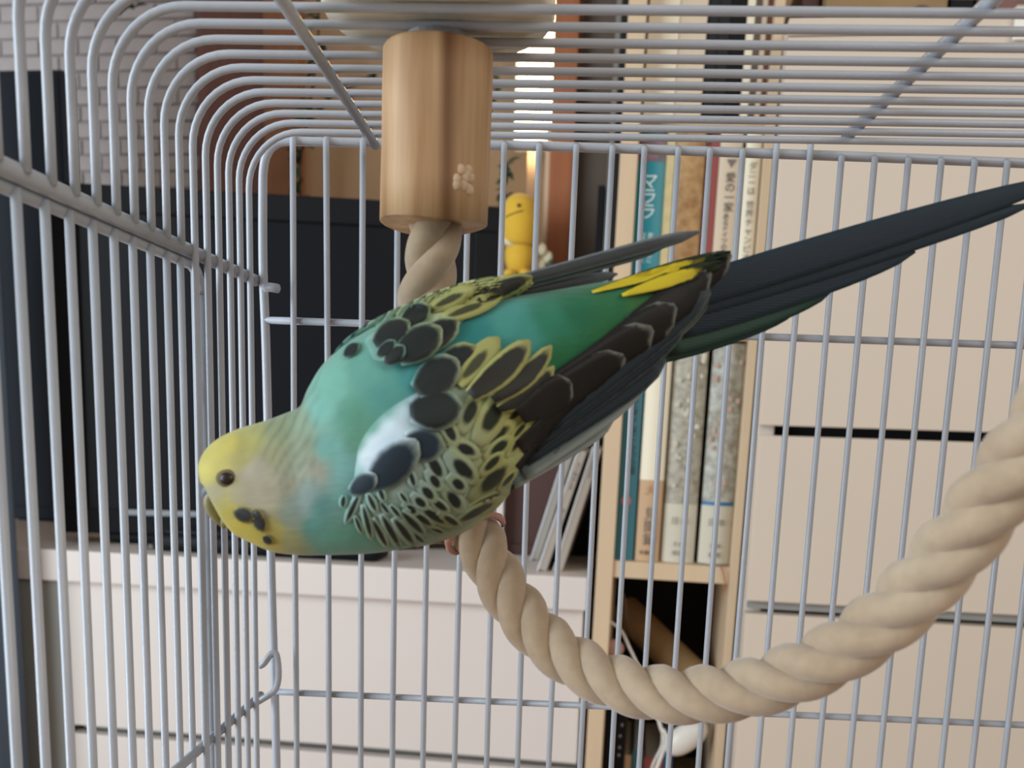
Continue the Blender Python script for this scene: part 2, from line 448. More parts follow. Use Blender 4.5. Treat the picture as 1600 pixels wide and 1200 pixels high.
w_up1, w_up0 = sw(1050, 184, DB + .02), sw(1050, 196, DB + .02)
MB().box(lb1, rb, DB + 0.003, BB, w_lo0, w_lo1, 0.0006).build('shelf_board', M_pale, bkc)
MB().box(lb1, rb, DB + 0.006, BB, w_mid0, w_mid1, 0.0006).build('shelf_board', M_pale, bkc)
MB().box(lb1, rb, DB + 0.03, BB, w_up0, w_up1, 0.0006).build('shelf_board', M_pale, bkc)
MB().box(lb0 + 0.002, rb + rb_t, BB, BB + 0.006, FLOOR_W + 0.003, 0.62).build('back_panel', M_matblack, bkc)

def book(x0, x1, y, v, w0, ytop, cmat, label, group, dep=0.135, pages=True, rounded=0.0, name='book', bands=(), wtop=None):
    """Spine from x0 to x1 (measured at height y), standing on w0, up to ytop."""
    u0, u1 = S.u(x0, y, v), min(S.u(x1, y, v), rb - 0.0008)
    wt = wtop if wtop is not None else S.w((x0 + x1) / 2, ytop, v)
    o = thing(name, label, 'book', ((u0 + u1) / 2, v + dep / 2, w0), SHELF, group)
    w0 += 0.0004
    t = 0.0016
    m = MB()
    n = 9; rings_o = []
    prof = []
    for k in range(n):
        a = -1 + 2 * k / (n - 1)
        prof.append((u0 + (u1 - u0) * (k / (n - 1)), v + rounded * (a * a)))
    poly = [(u0, v + dep)] + prof + [(u1, v + dep), (u1 - t, v + dep), (u1 - t, v + rounded + t), (u0 + t, v + rounded + t), (u0 + t, v + dep)]
    m.rings([[Vector((p[0], p[1], h)) for p in poly] for h in (w0, wt)], cap=True)
    m.build('cover', cmat, o)
    MB().box(u0 + t, u1 - t, v + rounded + t, v + dep - 0.003, w0 + 0.002, wt - 0.0025).build('pages', M_pages, o)
    for (fa, fb_, bm_, bn) in bands:
        mm = MB(); e = 0.0004
        pr = [(p[0], p[1] - e) for p in prof] + [(u1 + e * .5, v + dep * .9), (u0 - e * .5, v + dep * .9)]
        mm.rings([[Vector((p[0], p[1], w0 + (wt - w0) * h)) for p in pr] for h in (fa, fb_)])
        mm.build(bn, bm_, o)
    o['_u'] = (u0 + u1) / 2; o['_w0'] = w0; o['_wt'] = wt; o['_v'] = v
    return o
GM, GLW, GU = 'books on the middle shelf', 'books on the lower shelf', 'volumes on the top shelf'
M_teal = mat('teal_cover', srgb(32, 138, 152), 0.35, var=0.05, scale=10)
M_tealdark = mat('dark_teal_cover', srgb(62, 118, 130), 0.4, var=0.05, scale=10)
M_picture = mat('photo_print', srgb(150, 110, 120), 0.4, col2=srgb(60, 80, 90), scale=90)
M_yellowish = mat('straw_cover', srgb(206, 190, 142), 0.6, var=0.08, scale=120)
M_tan = mat('mottled_tan_cover', srgb(150, 108, 66), 0.6, col2=srgb(186, 150, 102), scale=110)
M_darkred = mat('brown_red_cover', srgb(110, 62, 46), 0.5)
M_red = mat('dull_red_cover', srgb(148, 72, 68), 0.5)
M_creamcov = mat('cream_cover', srgb(214, 196, 172), 0.55)
M_ivory = mat('ivory_cover', srgb(240, 230, 205), 0.5)
M_beigecov = mat('beige_cover', srgb(222, 205, 175), 0.5)
M_obi = mat('tan_paper_band', srgb(200, 165, 128), 0.6)
M_floral = mat('grey_floral_cover', srgb(142, 134, 118), 0.5, col2=srgb(188, 184, 168), scale=150)
M_floral2 = mat('blue_floral_cover', srgb(140, 132, 114), 0.5, col2=srgb(190, 192, 184), scale=130)
M_label = mat('pale_label_band', srgb(206, 200, 182), 0.6)
M_blue = mat('blue_stripe', srgb(40, 110, 160), 0.5)
M_pink = mat('pink_print', srgb(192, 158, 142), 0.6)
v1 = DB + 0.012
b = book(998, 1041, 240, v1, w_mid1, 208, M_teal, 'teal book with white katakana title, leftmost on middle shelf', GM, rounded=0.003, bands=((0.86, 0.985, M_picture, 'cover_picture'),))
H_ = b['_wt'] - b['_w0']
lettering('マ\nラ\nラ', b, b['_u'] - 0.001, v1 - 0.0006, b['_w0'] + H_ * 0.80, 0.0160, M_whiteink, 'title_lettering', 0.86)
lettering('教\n育\nの\nた\nめ\nに', b, b['_u'] + 0.003, v1 - 0.0006, b['_w0'] + H_ * 0.5, 0.0052, M_whiteink, 'subtitle_lettering', 0.9)
lettering('世\n界\nを\n変\nえ\nた', b, b['_u'] - 0.004, v1 - 0.0006, b['_w0'] + H_ * 0.5, 0.0052, M_whiteink, 'subtitle_lettering', 0.9)
book(1042, 1055, 240, v1 + .002, w_mid1, 206, M_yellowish, 'thin straw-coloured book right of the teal katakana book', GM)
book(1056, 1102, 240, v1, w_mid1, 204, M_tan, 'thick mottled brown book on the middle shelf', GM, rounded=0.003)
book(1103, 1109, 240, v1 + .004, w_mid1, 215, M_darkred, 'very thin dark brown-red book beside the mottled brown book', GM)
book(1110, 1124, 240, v1 + .002, w_mid1, 210, M_red, 'thin dull red book on the middle shelf', GM)
b = book(1125, 1160, 240, v1, w_mid1, 206, M_creamcov, 'cream book with bold black Japanese title, right of red book', GM, rounded=0.002)
H_ = b['_wt'] - b['_w0']
lettering('▼', b, b['_u'] + 0.001, v1 - 0.0005, b['_w0'] + H_ * 0.87, 0.010, M_greyink, 'printed_mark')
lettering('愛\nの\n一\n家', b, b['_u'] + 0.001, v1 - 0.0005, b['_w0'] + H_ * 0.80, 0.0096, M_ink, 'title_lettering', 0.93)
lettering('あ\nる\nド\nイ\nツ\nの\n冬\n物\n語', b, b['_u'] - 0.0005, v1 - 0.0005, b['_w0'] + H_ * 0.60, 0.0062, M_ink, 'subtitle_lettering', 0.9)
b = book(1166, 1190, 240, v1 - 0.002, w_mid1, 205, M_ivory, 'ivory white book with small grey title near drawer tower', GM, rounded=0.002)
H_ = b['_wt'] - b['_w0']
lettering('ダ\nニ\nー\nは', b, b['_u'], v1 - 0.0026, b['_w0'] + H_ * 0.85, 0.0078, M_greyink, 'title_lettering', 0.95)
lettering('世\n界\nチ\nャ\nン\nピ\nオ\nン', b, b['_u'], v1 - 0.0026, b['_w0'] + H_ * 0.66, 0.0078, M_greyink, 'title_lettering', 1.02)
pm = MB()
for k in range(5):
    a = k * 1.3; pm.ell((b['_u'] + 0.004 * math.cos(a), v1 - 0.0022, b['_w0'] + H_ * 0.31 + 0.004 * math.sin(a)), 0.003, 0.0002, 0.0026, 10, 6)
pm.build('printed_drawing', M_greyink, b)['kind'] = 'stuff'
lettering('評論社', b, b['_u'], v1 - 0.0026, b['_w0'] + H_ * 0.05, 0.005, M_greyink, 'publisher_lettering')
# lower shelf
b = book(967, 1000, 700, v1, w_lo1, 596, M_tealdark, 'dull teal book with dark kana title, leftmost on lower shelf', GLW, rounded=0.002)
H_ = b['_wt'] - b['_w0']
lettering('■', b, b['_u'] + 0.003, v1 - 0.0005, b['_w0'] + H_ * 0.985, 0.010, M_maroon, 'printed_mark')
lettering('ビ\nタ\nノ\nな\nに\nも\nの\nの\n国', b, b['_u'] + 0.0025, v1 - 0.0005, b['_w0'] + H_ * 0.9, 0.0088, M_ink, 'title_lettering', 0.93)
lettering('●', b, b['_u'] + 0.0, v1 - 0.0005, b['_w0'] + H_ * 0.37, 0.013, mat('red_mark', srgb(190, 110, 105), .6), 'printed_mark')
b = book(1003, 1041, 700, v1 - .003, w_lo1, 552, M_ivory, 'ivory book with tan paper band on lower shelf', GLW, rounded=0.004, bands=((0.0, 0.40, M_obi, 'paper_band'),))
H_ = b['_wt'] - b['_w0']
lettering('見\n聞\n録', b, b['_u'] + 0.001, v1 - .0042, b['_w0'] + H_ * 0.265, 0.0135, M_greyink, 'band_lettering', 0.95)
lettering('文', b, b['_u'] + 0.0, v1 - .0042, b['_w0'] + H_ * 0.12, 0.009, M_greyink, 'band_lettering')
lettering('新書版', b, b['_u'] - 0.001, v1 - .0042, b['_w0'] + H_ * 0.055, 0.0048, M_ink, 'publisher_lettering')
lettering('大', b, b['_u'] - 0.001, v1 - .0042, b['_w0'] + H_ * 0.375, 0.011, mat('faint_orange_ink', srgb(190, 140, 105), .6), 'band_lettering')
for (xa, xb, yt, fm, lab, blue) in ((1044, 1097, 537, M_floral, 'thick grey floral book with pale label, left of its twin', 0), (1104, 1157, 524, M_floral2, 'thick grey floral book with blue stripe above pale label', 1)):
    bands = [(0.0, 0.275, M_label, 'label_band')]
    if blue: bands.append((0.275, 0.292, M_blue, 'blue_stripe')); bands.append((0.0, 0.006, M_blue, 'blue_stripe'))
    b = book(xa, xb, 700, v1 - (0.001 if blue else 0), w_lo1, min(yt, 540) if not blue else 536, fm, lab, GLW, rounded=0.006, bands=bands)
    H_ = b['_wt'] - b['_w0']; vv = v1 - 0.0024
    lettering('日 本', b, b['_u'], vv, b['_w0'] + H_ * 0.215, 0.008, M_greyink, 'label_lettering')
    lettering('文 庫', b, b['_u'], vv, b['_w0'] + H_ * 0.10, 0.005, M_greyink, 'label_lettering')
    lettering('新潮', b, b['_u'], vv, b['_w0'] + H_ * 0.06, 0.006, M_greyink, 'label_lettering')
    pt = MB(); random.seed(11 + blue)
    for k in range(16):
        pt.ell((b['_u'] + random.uniform(-0.012, 0.012), vv + 0.0012, b['_w0'] + H_ * random.uniform(0.35, 0.95)), random.uniform(.0015, .003), 0.0007, random.uniform(.002, .004), 8, 5)
    pt.build('printed_flowers', M_pink if blue else M_label, b)['kind'] = 'stuff'
# top shelf
v2 = DB + 0.022
for (xa, xb, cm, lab) in ((1012, 1060, M_ivory, 'wide pale binder left of another on top shelf'), (1061, 1103, M_creamcov, 'wide cream binder right of the pale one on top shelf'),
                          (1106, 1121, M_matblack, 'black spine left of three on top shelf'), (1122, 1139, M_matblack, 'black spine middle of three on top shelf'), (1140, 1163, M_black, 'wide black spine right of three on top shelf'),
                          (1165, 1177, M_ivory, 'white spine right of the black volumes on top shelf'), (1178, 1187, M_greybrown, 'thin grey-brown spine between white spines on top shelf'), (1188, 1196, M_creamcov, 'thin cream spine beside reddish volume on top shelf'), (1197, 1205, M_darkred, 'reddish brown volume at right end of top shelf')):
    book(xa, xb, 60, v2, w_up1, -160, cm, lab, GU, dep=0.16, name='volume' if 'spine' in lab or 'volume' in lab else 'binder')
for (xa, xb, cm, lab) in ((938, 949, M_black, 'black spine standing before the grey-brown board'), (951, 959, mat('grey_cover', srgb(130, 126, 120), .6), 'thin grey spine beside bookcase, before the grey-brown board'), (960, 967, M_matblack, 'thin black spine touching bookcase, before the grey-brown board')):
    b = book(xa, xb, 236, 1.13, w_top, -100 if 'spine standing' not in lab else 290, cm, lab, 'dark spines beside the bookcase', dep=0.06, name='volume')
    
# ---- the dark compartment under the lower shelf
FB = SHELF
M_kraft = mat('kraft_cardboard', srgb(150, 122, 84), 0.7, var=0.08, scale=30)
tubeA, tubeB = S.pt(978, 955, 1.13), S.pt(1098, 1072, 1.02)
tb = thing('cardboard_tube', 'kraft cardboard tube lying slanted in the dark compartment', 'tube', tubeB, SHELF)
ax = (tubeB - tubeA).normalized()
MB().tube([tubeA, tubeB], 0.019, 24).build('tube_body', M_kraft, tb, smooth=False)
MB().tube([tubeB - ax * 0.022, tubeB + ax * 0.001], 0.0197, 24).build('end_cap', M_kraft, tb)
w_f = sw(1040, 1300)
MB_shelf = MB().box(lb1, rb, DB + 0.003, BB, w_f - 0.016, w_f, 0.0006).build('shelf_board', M_pale, bkc)
bx2 = thing('black_device', 'black electronic box with tiny lights in the dark compartment', 'electronics', (su(955, 1150, 1.02), 1.05, w_f), SHELF)
MB().box(lb1 + 0.001, su(978, 1150, 1.0), 1.0, 1.1, w_f + 0.0005, sw(960, 1050, 1.0), 0.003).build('body', M_black, bx2)
for k, (x, y) in enumerate(((972, 1133), (969, 1150), (968, 1168), (967, 1180))):
    p = S.pt(x, y, 0.9995); MB().ell(p, 0.0012, 0.0008, 0.0018, 8, 5).build('indicator_light', M_silver, bx2)
for (xa, xb, yt, cm, lab) in ((976, 986, 1180, M_obi, 'pinkish book top at bottom of the dark compartment'), (988, 1004, 1172, M_tealdark, 'teal book top at bottom of the dark compartment'), (1006, 1036, 1184, M_red, 'red book top at bottom of the dark compartment'), (1038, 1050, 1165, M_blue, 'blue book top beneath the white mouse')):
    book(xa, xb, 1190, 1.02, w_f, yt, cm, lab, 'books in the dark compartment')
M_mouse = mat('white_plastic', srgb(225, 220, 212), 0.35)
pm_ = S.pt(1072, 1152, 0.985)
ms = thing('white_adapter', 'white rounded plastic adapter hanging in the dark compartment', 'adapter', pm_, SHELF)
mm = MB(); rs = []
dirv = Vector((0.62, 0.1, 0.5)).normalized(); e1 = dirv.cross(Vector((0, 1, 0))).normalized(); e2 = dirv.cross(e1)
for i in range(15):
    t = -1 + 2 * i / 14; r = max(0.02, (1 - abs(t) ** 2.6)) ** 0.5
    rs.append([pm_ + dirv * (t * 0.026) + e1 * (0.0145 * r * math.cos(2 * PI * k / 20)) + e2 * (0.012 * r * math.sin(2 * PI * k / 20)) for k in range(20)])
mm.rings(rs).build('shell', M_mouse, ms, smooth=True)
def cable(pts, r, label, m=M_mouse):
    pp = [S.pt(*p) for p in pts]
    pl = [Vector(q) for q in smooth_path([tuple(p) for p in pp], 40)]
    o = MB().tube(pl, r, 8).build('cable', m, frame=SHELF, smooth=True)
    tag(o, label, 'cable', 'cables in the dark compartment'); return o
cable([(1046, 1160, .985), (1036, 1140, .99), (1034, 1165, .99), (1020, 1196, .99), (1012, 1230, .99)], 0.0016, 'white cable looping down from the white adapter')
cable([(1026, 1110, .995), (1032, 1135, .993), (1040, 1160, .99), (1030, 1190, .985), (1020, 1215, .985)], 0.0022, 'thicker white cable hanging straight behind the rope')
cable([(948, 968, .99), (970, 985, .99), (985, 1015, .985), (1000, 1045, .985), (1020, 1080, .985)], 0.0016, 'pale cable slanting before the cardboard tube')
cable([(972, 925, 1.0), (977, 940, 1.0), (980, 970, 1.01), (990, 1000, 1.05)], 0.001, 'thin dark cord at top of the dark compartment', M_greybrown)
pr = S.pt(960, 1013, .985)
o = MB().ell(pr, 0.010, 0.009, 0.0095, 18, 10).build('fabric_ball', mat('dusty_pink', srgb(190, 150, 140), .8, var=.1, scale=100), frame=SHELF, smooth=True)
tag(o, 'dusty pink soft ball in left corner of dark compartment', 'ball')
o = MB().tube([Vector(q) for q in smooth_path([tuple(S.pt(*p)) for p in ((1126, 884, DB + .001), (1129, 892, DB - .001), (1132, 903, DB - .001), (1134, 916, DB - .001), (1128, 928, DB - .001))], 24)], 0.0008, 6).build('bookmark_ribbon', M_orange, frame=SHELF)
tag(o, 'thin orange ribbon hanging over edge of lower shelf', 'ribbon')

# ================================================================== DRAWER TOWER
DR = 0.925
R_ = ROOM
tl = R_.u(1187, 660, DR); tr = R_.u(1760, 660, DR)
wt = R_.w(1400, 24, DR)
M_tside = mat('tower_side_white', srgb(224, 214, 204), 0.5)
tw = thing('drawer_tower', 'tall cream chest of drawers at right of the bookcase', 'chest of drawers', ((tl + tr) / 2, DR + .2, FLOOR_W), ROOM)
MB().box(tl + 0.001, tl + 0.016, DR + 0.018, DR + 0.40, FLOOR_W, wt - 0.001, 0.001).build('side_panel', M_tside, tw)
MB().box(tr - 0.016, tr, DR + 0.018, DR + 0.40, FLOOR_W, wt - 0.001, 0.001).build('side_panel', M_tside, tw)
MB().box(tl, tr, DR, DR + 0.4, wt - 0.014, wt, 0.001).build('top_board', M_drawer, tw)
w_a = R_.w(1400, 671, DR); w_b = R_.w(1400, 687, DR)
w_c = R_.w(1300, 946, DR); w_d = R_.w(1300, 966, DR)
us = R_.u(1553, 688, DR)
MB().box(tl, tr, DR, DR + 0.018, w_a, wt - 0.0155, 0.001).build('drawer', M_drawer, tw)
d2 = MB().box(tl, tr, DR, DR + 0.018, w_c, w_b, 0.001).build('drawer', M_drawer, tw)
MB().box(us, tr, DR, DR + 0.018, w_b, w_a, 0.0004).build('filler_block', M_drawer, tw)
MB().box(tl + 0.002, tr - 0.002, DR + 0.008, DR + 0.02, w_c - 0.0085, w_c, 0.0005).build('finger_lip', M_side, d2)
MB().box(tl, tr, DR, DR + 0.018, R_.w(1300, 1255, DR), w_d, 0.001).build('drawer', M_drawer, tw)
MB().box(tl, tr, DR, DR + 0.018, FLOOR_W + 0.01, R_.w(1300, 1272, DR), 0.001).build('drawer', M_drawer, tw)
MB().box(tl + 0.016, tr - 0.016, DR + 0.04, DR + 0.39, FLOOR_W + 0.01, wt - 0.014).build('carcass', M_drawer_dark, tw)
# things on the tower
def bxt(name, xa, xb, yt, v, dep, m, label, lidm=None, cat='box'):
    o = thing(name, label, cat, (R_.u((xa + xb) / 2, 20, v), v + dep / 2, wt), ROOM)
    MB().box(R_.u(xa, 20, v), R_.u(xb, 20, v), v, v + dep, wt + 0.0005, R_.w((xa + xb) / 2, yt, v), 0.002).build('body', m, o)
    return o
o = bxt('wooden_crate', 1290, 1480, -80, DR + .03, .2, M_kraft, 'kraft brown crate with curved handle on the drawer tower', cat='crate')
hp = [R_.pt(1440 + 17 * math.cos(a), 27 - 17 * math.sin(a), DR + .028) for a in [PI * k / 12 for k in range(13)]]
MB().tube(hp, 0.0012, 8).build('handle', M_greybrown, o, label='dark curved handle')
bxt('dark_box', 1252, 1280, -60, DR + .05, .15, M_maroon, 'dark maroon box at left front of drawer tower top')
bxt('black_box', 1484, 1520, -60, DR + .03, .15, M_black, 'small black box beside kraft crate on drawer tower')
bxt('brown_case', 1524, 1640, -60, DR + .04, .15, M_brown, 'brown case at right on top of drawer tower', cat='case')
cl = thing('paper_clip', 'bright white plastic clip hanging over the drawer tower edge', 'clip', R_.pt(1596, 40, DR - .002), ROOM)
MB().box(R_.u(1581, 50, DR), R_.u(1606, 50, DR), DR - 0.006, DR - 0.002, R_.w(1590, 66, DR), wt + 0.004, 0.001).build('front_leaf', mat('bright_white', srgb(250, 248, 240), .4), cl)
MB().box(R_.u(1581, 50, DR), R_.u(1606, 50, DR), DR - 0.006, DR + 0.02, wt + 0.0005, wt + 0.004, 0.001).build('top_leaf', mat('bright_white', srgb(250, 248, 240), .4), cl)

# ================================================================== YELLOW TOY, LEAVES
DY = 1.125
M_yel = mat('yellow_felt', srgb(226, 182, 52), 0.8, var=0.04, scale=80, sheen=0.3)
M_flower = mat('cream_petal', srgb(225, 218, 190), 0.7, var=0.06, scale=60)
pc = R_.pt(811, 385, DY)
toy = thing('plush_toy', 'yellow round-headed toy with dot eye before the orange board', 'toy', pc - Vector((0, 0, .04)), ROOM)
k = DY / F
hc = R_.pt(812, 343, DY)
MB().lathe(hc, [(0.0005, -0.029), (0.017, -0.0285), (0.0195, -0.025), (0.0205, -0.012), (0.0205, 0.004), (0.019, 0.015), (0.0145, 0.0225), (0.008, 0.0265), (0.0005, 0.028)], 28).build('head', M_yel, toy, smooth=True)
bc = R_.pt(811, 400, DY)
MB().ell(bc, 0.0165, 0.015, 0.0225, 24, 14).build('body', M_yel, toy, smooth=True)
ep = Vector((hc.x, DY, hc.z))
e_ = R_.pt(811, 321, DY - .0195)
MB().ell((e_.x, DY - .0202, e_.z), 0.0021, 0.0012, 0.0021, 10, 6).build('eye', M_ink, toy)
ml = [Vector((hc.x + 0.0205 * math.sin(a), DY - 0.0208 * math.cos(a), R_.w(805, 336, DY - .02) + (a + .5) * 0.006)) for a in [-0.75 + 1.05 * i / 10 for i in range(11)]]
MB().tube(ml, 0.0006, 6).build('mouth', M_ink, toy)
MB().ell((bc.x - 0.008, DY - 0.0125, bc.z + 0.0145), 0.008, 0.0035, 0.006, 14, 8).build('bib_patch', M_flower, toy, label='pale patch on its chest')
for s in (-1, 1):
    MB().ell((bc.x + s * 0.009, DY - 0.008, bc.z - 0.0208), 0.0075, 0.010, 0.0055, 16, 8).build('foot', M_yel, toy, smooth=True)
MB().ell((hc.x - 0.023, DY + .006, hc.z + 0.004), 0.008, 0.006, 0.009, 14, 8).build('ear', M_yel, toy, smooth=True)
fc = R_.pt(850, 408, DY + .01)
fl = thing('cream_flower', 'cream flower cluster beside the yellow toy', 'flower', fc, ROOM)
random.seed(3)
for i in range(9):
    p = fc + Vector((random.uniform(-.006, .006), random.uniform(-.006, .006), random.uniform(-.016, .016)))
    MB().ell(p, 0.006, 0.004, 0.007, 12, 7).build('petal', M_flower, fl, smooth=True)
MB().tube([fc + Vector((0, .003, 0)), fc + Vector((.003, .006, -.012)), Vector((fc.x + .002, fc.y + .006, w_box + .0005))], 0.0012, 6).build('stem', M_leaf, fl)
MB().ell(fc + Vector((.008, -.004, -.006)), 0.004, 0.002, 0.007, 10, 6).build('leaf', M_leaf, fl)

def leaf_mb(p, d, ln, wd, up):
    d = d.normalized(); s = d.cross(up).normalized(); n = s.cross(d)
    rs = []
    prof = ((0, .08), (.2, .7), (.45, 1), (.7, .75), (.9, .3), (1, .05))
    for t, wv in prof:
        c = p + d * (ln * t) - n * (ln * 0.25 * t * t)
        rs.append([c - s * (wd * wv / 2) + n * (wd * .12 * wv), c, c + s * (wd * wv / 2) + n * (wd * .12 * wv), c - n * 0.0006])
    m = MB(); m.rings(rs); return m
def vine(name, label, path, v, n, spread, seed, mats, ll=0.016):
    random.seed(seed)
    pts = [Vector(q) for q in smooth_path([tuple(R_.pt(x, y, v)) for x, y in path], 40)]
    o = thing(name, label, 'vine', pts[-1], ROOM)
    MB().tube(pts, 0.0016, 6).build('stem', mats[1], o)
    for i in range(n):
        p = pts[int(random.random() * 39)]
        d = Vector((random.uniform(-1, 1), random.uniform(-1.0, 0.1), random.uniform(-.7, .6)))
        leaf_mb(p, d, random.uniform(.7, 1.2) * ll * spread, ll * 0.6 * spread, Vector((random.uniform(-.3, .3), -.6, .7))).build('leaf', mats[0] if random.random() < .8 else mats[1], o)
    return o
vine('trailing_vine', 'dark green leafy vine climbing the brown panel left of perch', [(492, -60), (498, 30), (492, 110), (480, 190), (470, 250), (470, 330)], 1.36, 46, 1.25, 5, (M_leaf, mat('vine_stem', srgb(44, 46, 36), .7)))
vine('trailing_vine', 'short hanging vine with dark leaves in front of beige wall', [(600, 105), (560, 130), (520, 150), (500, 175)], 1.34, 16, 1.0, 8, (M_leafbrown, M_leaf))
vine('trailing_vine', 'small leafy sprig hanging above the yellow toy', [(792, 256), (790, 275), (788, 300), (796, 318)], 1.28, 34, 1.0, 9, (M_leaf, M_leaf))
vine('trailing_vine', 'sparse twig with tiny leaves right of the perch', [(765, 105), (775, 130), (770, 165), (745, 275)], 1.38, 14, 0.8, 12, (M_leaf, M_leafbrown))
vine('trailing_vine', 'dark green sprig hanging before the white bricks', [(205, -60), (206, -30), (204, 0), (208, 14)], 1.30, 24, 1.3, 21, (M_leaf, M_leaf))

# ================================================================== THE CAGE
YB = 0.341
ST = 0.0097
Zc = P(575, 208, YB - ST).z
XL = P(391, 441, YB - ST).x
XR = 0.205
ZB = CAM.z - 0.30
cage = thing('bird_cage', 'white enamelled wire bird cage with rounded top corners', 'cage', (0.05, 0.2, ZB))
WR = 0.00112
def wire(pts, r=WR, name='wire', par=None, seg=8, label=None):
    return MB().tube(pts, r, seg).build(name, M_wire, par or cage, smooth=True, label=label)
def arc(c, r, a0, a1, n, ux, uz):
    return [c + ux * (r * math.cos(a0 + (a1 - a0) * i / n)) + uz * (r * math.sin(a0 + (a1 - a0) * i / n)) for i in range(n + 1)]
X_, Z_ = Vector((1, 0, 0)), Vector((0, 0, 1))
# heights of the left wall rails
z_rail = P(400, 437, YB).z; z_rail_near = z_rail
z_low = P(424, 1089, YB).z
RB = 0.0178
NW = 22
for i in range(1, NW):
    Y = YB - ST * i
    zb = ZB if i <= 6 else z_rail
    pts = [Vector((XL, Y, zb)), Vector((XL, Y, (zb + Zc - RB) / 2))]
    pts += arc(Vector((XL + RB, Y, Zc - RB)), RB, PI, PI / 2, 10, X_, Z_)
    pts += [Vector((XL + 0.12, Y, Zc)), Vector((XR - RB - .02, Y, Zc))]
    pts += arc(Vector((XR - RB, Y, Zc - RB)), RB, PI / 2, 0, 8, X_, Z_)
    pts += [Vector((XR, Y, ZB))]
    wire(pts)
# depth rails of the ceiling
def onz(x, y, z):
    d = ray(x, y); return CAM + d * ((z - CAM.z) / d.z)
for (p0, p1, z, r) in (((574, 207), (441, 0), Zc - 0.0024, 0.0016), ((1303, 232), (1547, 3), Zc + 0.0024, 0.0018)):
    A = onz(*p0, z); B = onz(*p1, z); dl = (B - A) / (B.y - A.y)
    wire([A + dl * (0.336 - A.y), A + dl * (0.12 - A.y)], r, 'ceiling_rail')
# back panel: rounded frame and its bars
fr = []
fpx = [(441, 1300), (432, 1195), (424, 900), (416, 560), (411, 420), (410.5, 300), (412, 262), (418, 240), (430, 226), (447, 220.5), (480, 221), (600, 223.5), (790, 227), (1000, 233), (1200, 240), (1400, 247), (1600, 255)]
for x, y in fpx: fr.append(P(x, y, YB + 0.0012))
dl = (fr[-1] - fr[-2]).normalized()
xr_ = XR - 0.004 - fr[-1].x
fr.append(fr[-1] + dl * (xr_ - 0.01)); fr.append(fr[-1] + Vector((0.008, 0, -0.003))); fr.append(fr[-1] + Vector((0.002, 0, -0.012))); fr.append(Vector((fr[-1].x, fr[-1].y, ZB)))
fr[0] = Vector((fr[1].x + 0.001, fr[1].y, ZB))
fr2 = [Vector(q) for q in smooth_path([tuple(p) for p in fr], 140)]
wire(fr2, 0.0016, 'back_frame')
top = [457.5, 509.5, 567, 622, 678, 733, 788, 842.5, 900.5, 957, 1007, 1060, 1109.5, 1160.5, 1212.5, 1265.5, 1315, 1367, 1419.5, 1471, 1523, 1574, 1626, 1678]
bot = [463, 514, 564, 614, 662.5, 712.5, 763, 812, 861.5, 911, 960, 1004, 1050, 1097, 1142.5, 1190.5, 1239, 1285, 1334, 1381, 1429, 1478, 1526, 1575]
for a, b_ in zip(top, bot):
    A = P(a, 219 + (a - 457) * 0.0287 - (3 if a < 1200 else -3), YB - 0.0012)
    if 1200 < a < 1300: A.z += 0.004
    B = P(b_, 1084 + (b_ - 463) * 0.0455, YB - 0.0012)
    C = B + (B - A) * ((ZB - B.z) / (B.z - A.z))
    m_ = A.lerp(B, .5) + Vector((random.uniform(-.0003, .0003), 0, 0))
    wire([A + Vector((0, 0.0012, 0.0006)), A, m_, B, C], 0.00105)
# horizontal wires of the back panel
for p0, p1 in (((412, 500), (1600, 540)), ((430, 1081), (1600, 1133))):
    A = P(*p0, YB + 0.0009); B = P(*p1, YB + 0.0009); dl = (B - A) / (B.x - A.x)
    wire([A, B, A + dl * (XR - .006 - A.x)], 0.00125, 'cross_wire')
# left wall: upper rail, lower rail, wire stub
wire([Vector((XL - 0.002, YB + 0.002, z_rail)), Vector((XL - 0.002, 0.1, z_rail))], 0.0021, 'side_rail')
wire([P(414, 449, YB - .004), P(424, 449, YB - .006), P(434, 451, YB - .007)], 0.0016, 'rail_hook', seg=10)
wire([Vector((XL - 0.002, YB + 0.002, z_low)), Vector((XL - 0.002, 0.1, z_low))], 0.0015, 'side_rail')
# the hook at the lower corner
hk = [P(x, y, YB - .006) for x, y in ((405, 1041), (412, 1037), (422, 1024), (430, 1020), (434, 1034), (435, 1058), (431, 1076), (421, 1086), (411, 1092), (403, 1097))]
wire([Vector(q) for q in smooth_path([tuple(p) for p in hk], 30)], 0.0012, 'corner_hook')
# side door in the left wall: its own frame and bars
door = D.objects.new('side_door', None); COL.objects.link(door); door.parent = cage; door['_org_f'] = cage['_org_f']
XD = XL - 0.0045
scaleY = lambda x, y: (XD) / ray(x, y).x * ray(x, y).y
yd = scaleY(313, 430)
zt = P(280, 405, scaleY(280, 405)).z
rc = 0.008
dpts = [Vector((XD, yd, ZB + .02)), Vector((XD, yd, zt - rc))] + arc(Vector((XD, yd - rc, zt - rc)), rc, 0, PI / 2, 8, Vector((0, 1, 0)), Z_) + [Vector((XD, 0.1, zt))]
wire(dpts, 0.0017, 'door_frame', door)
for x in (294, 272, 250, 224, 196, 166, 132, 95, 56, 10, -42, -105):
    y_ = 440 + .44 * (x - 407) - 15
    Y = scaleY(x, y_)
    wire([Vector((XD + .0016, Y, zt)), Vector((XD + .0016, Y, (zt + ZB) / 2)), Vector((XD + .0016, Y, ZB + .02))], WR, 'wire', door)

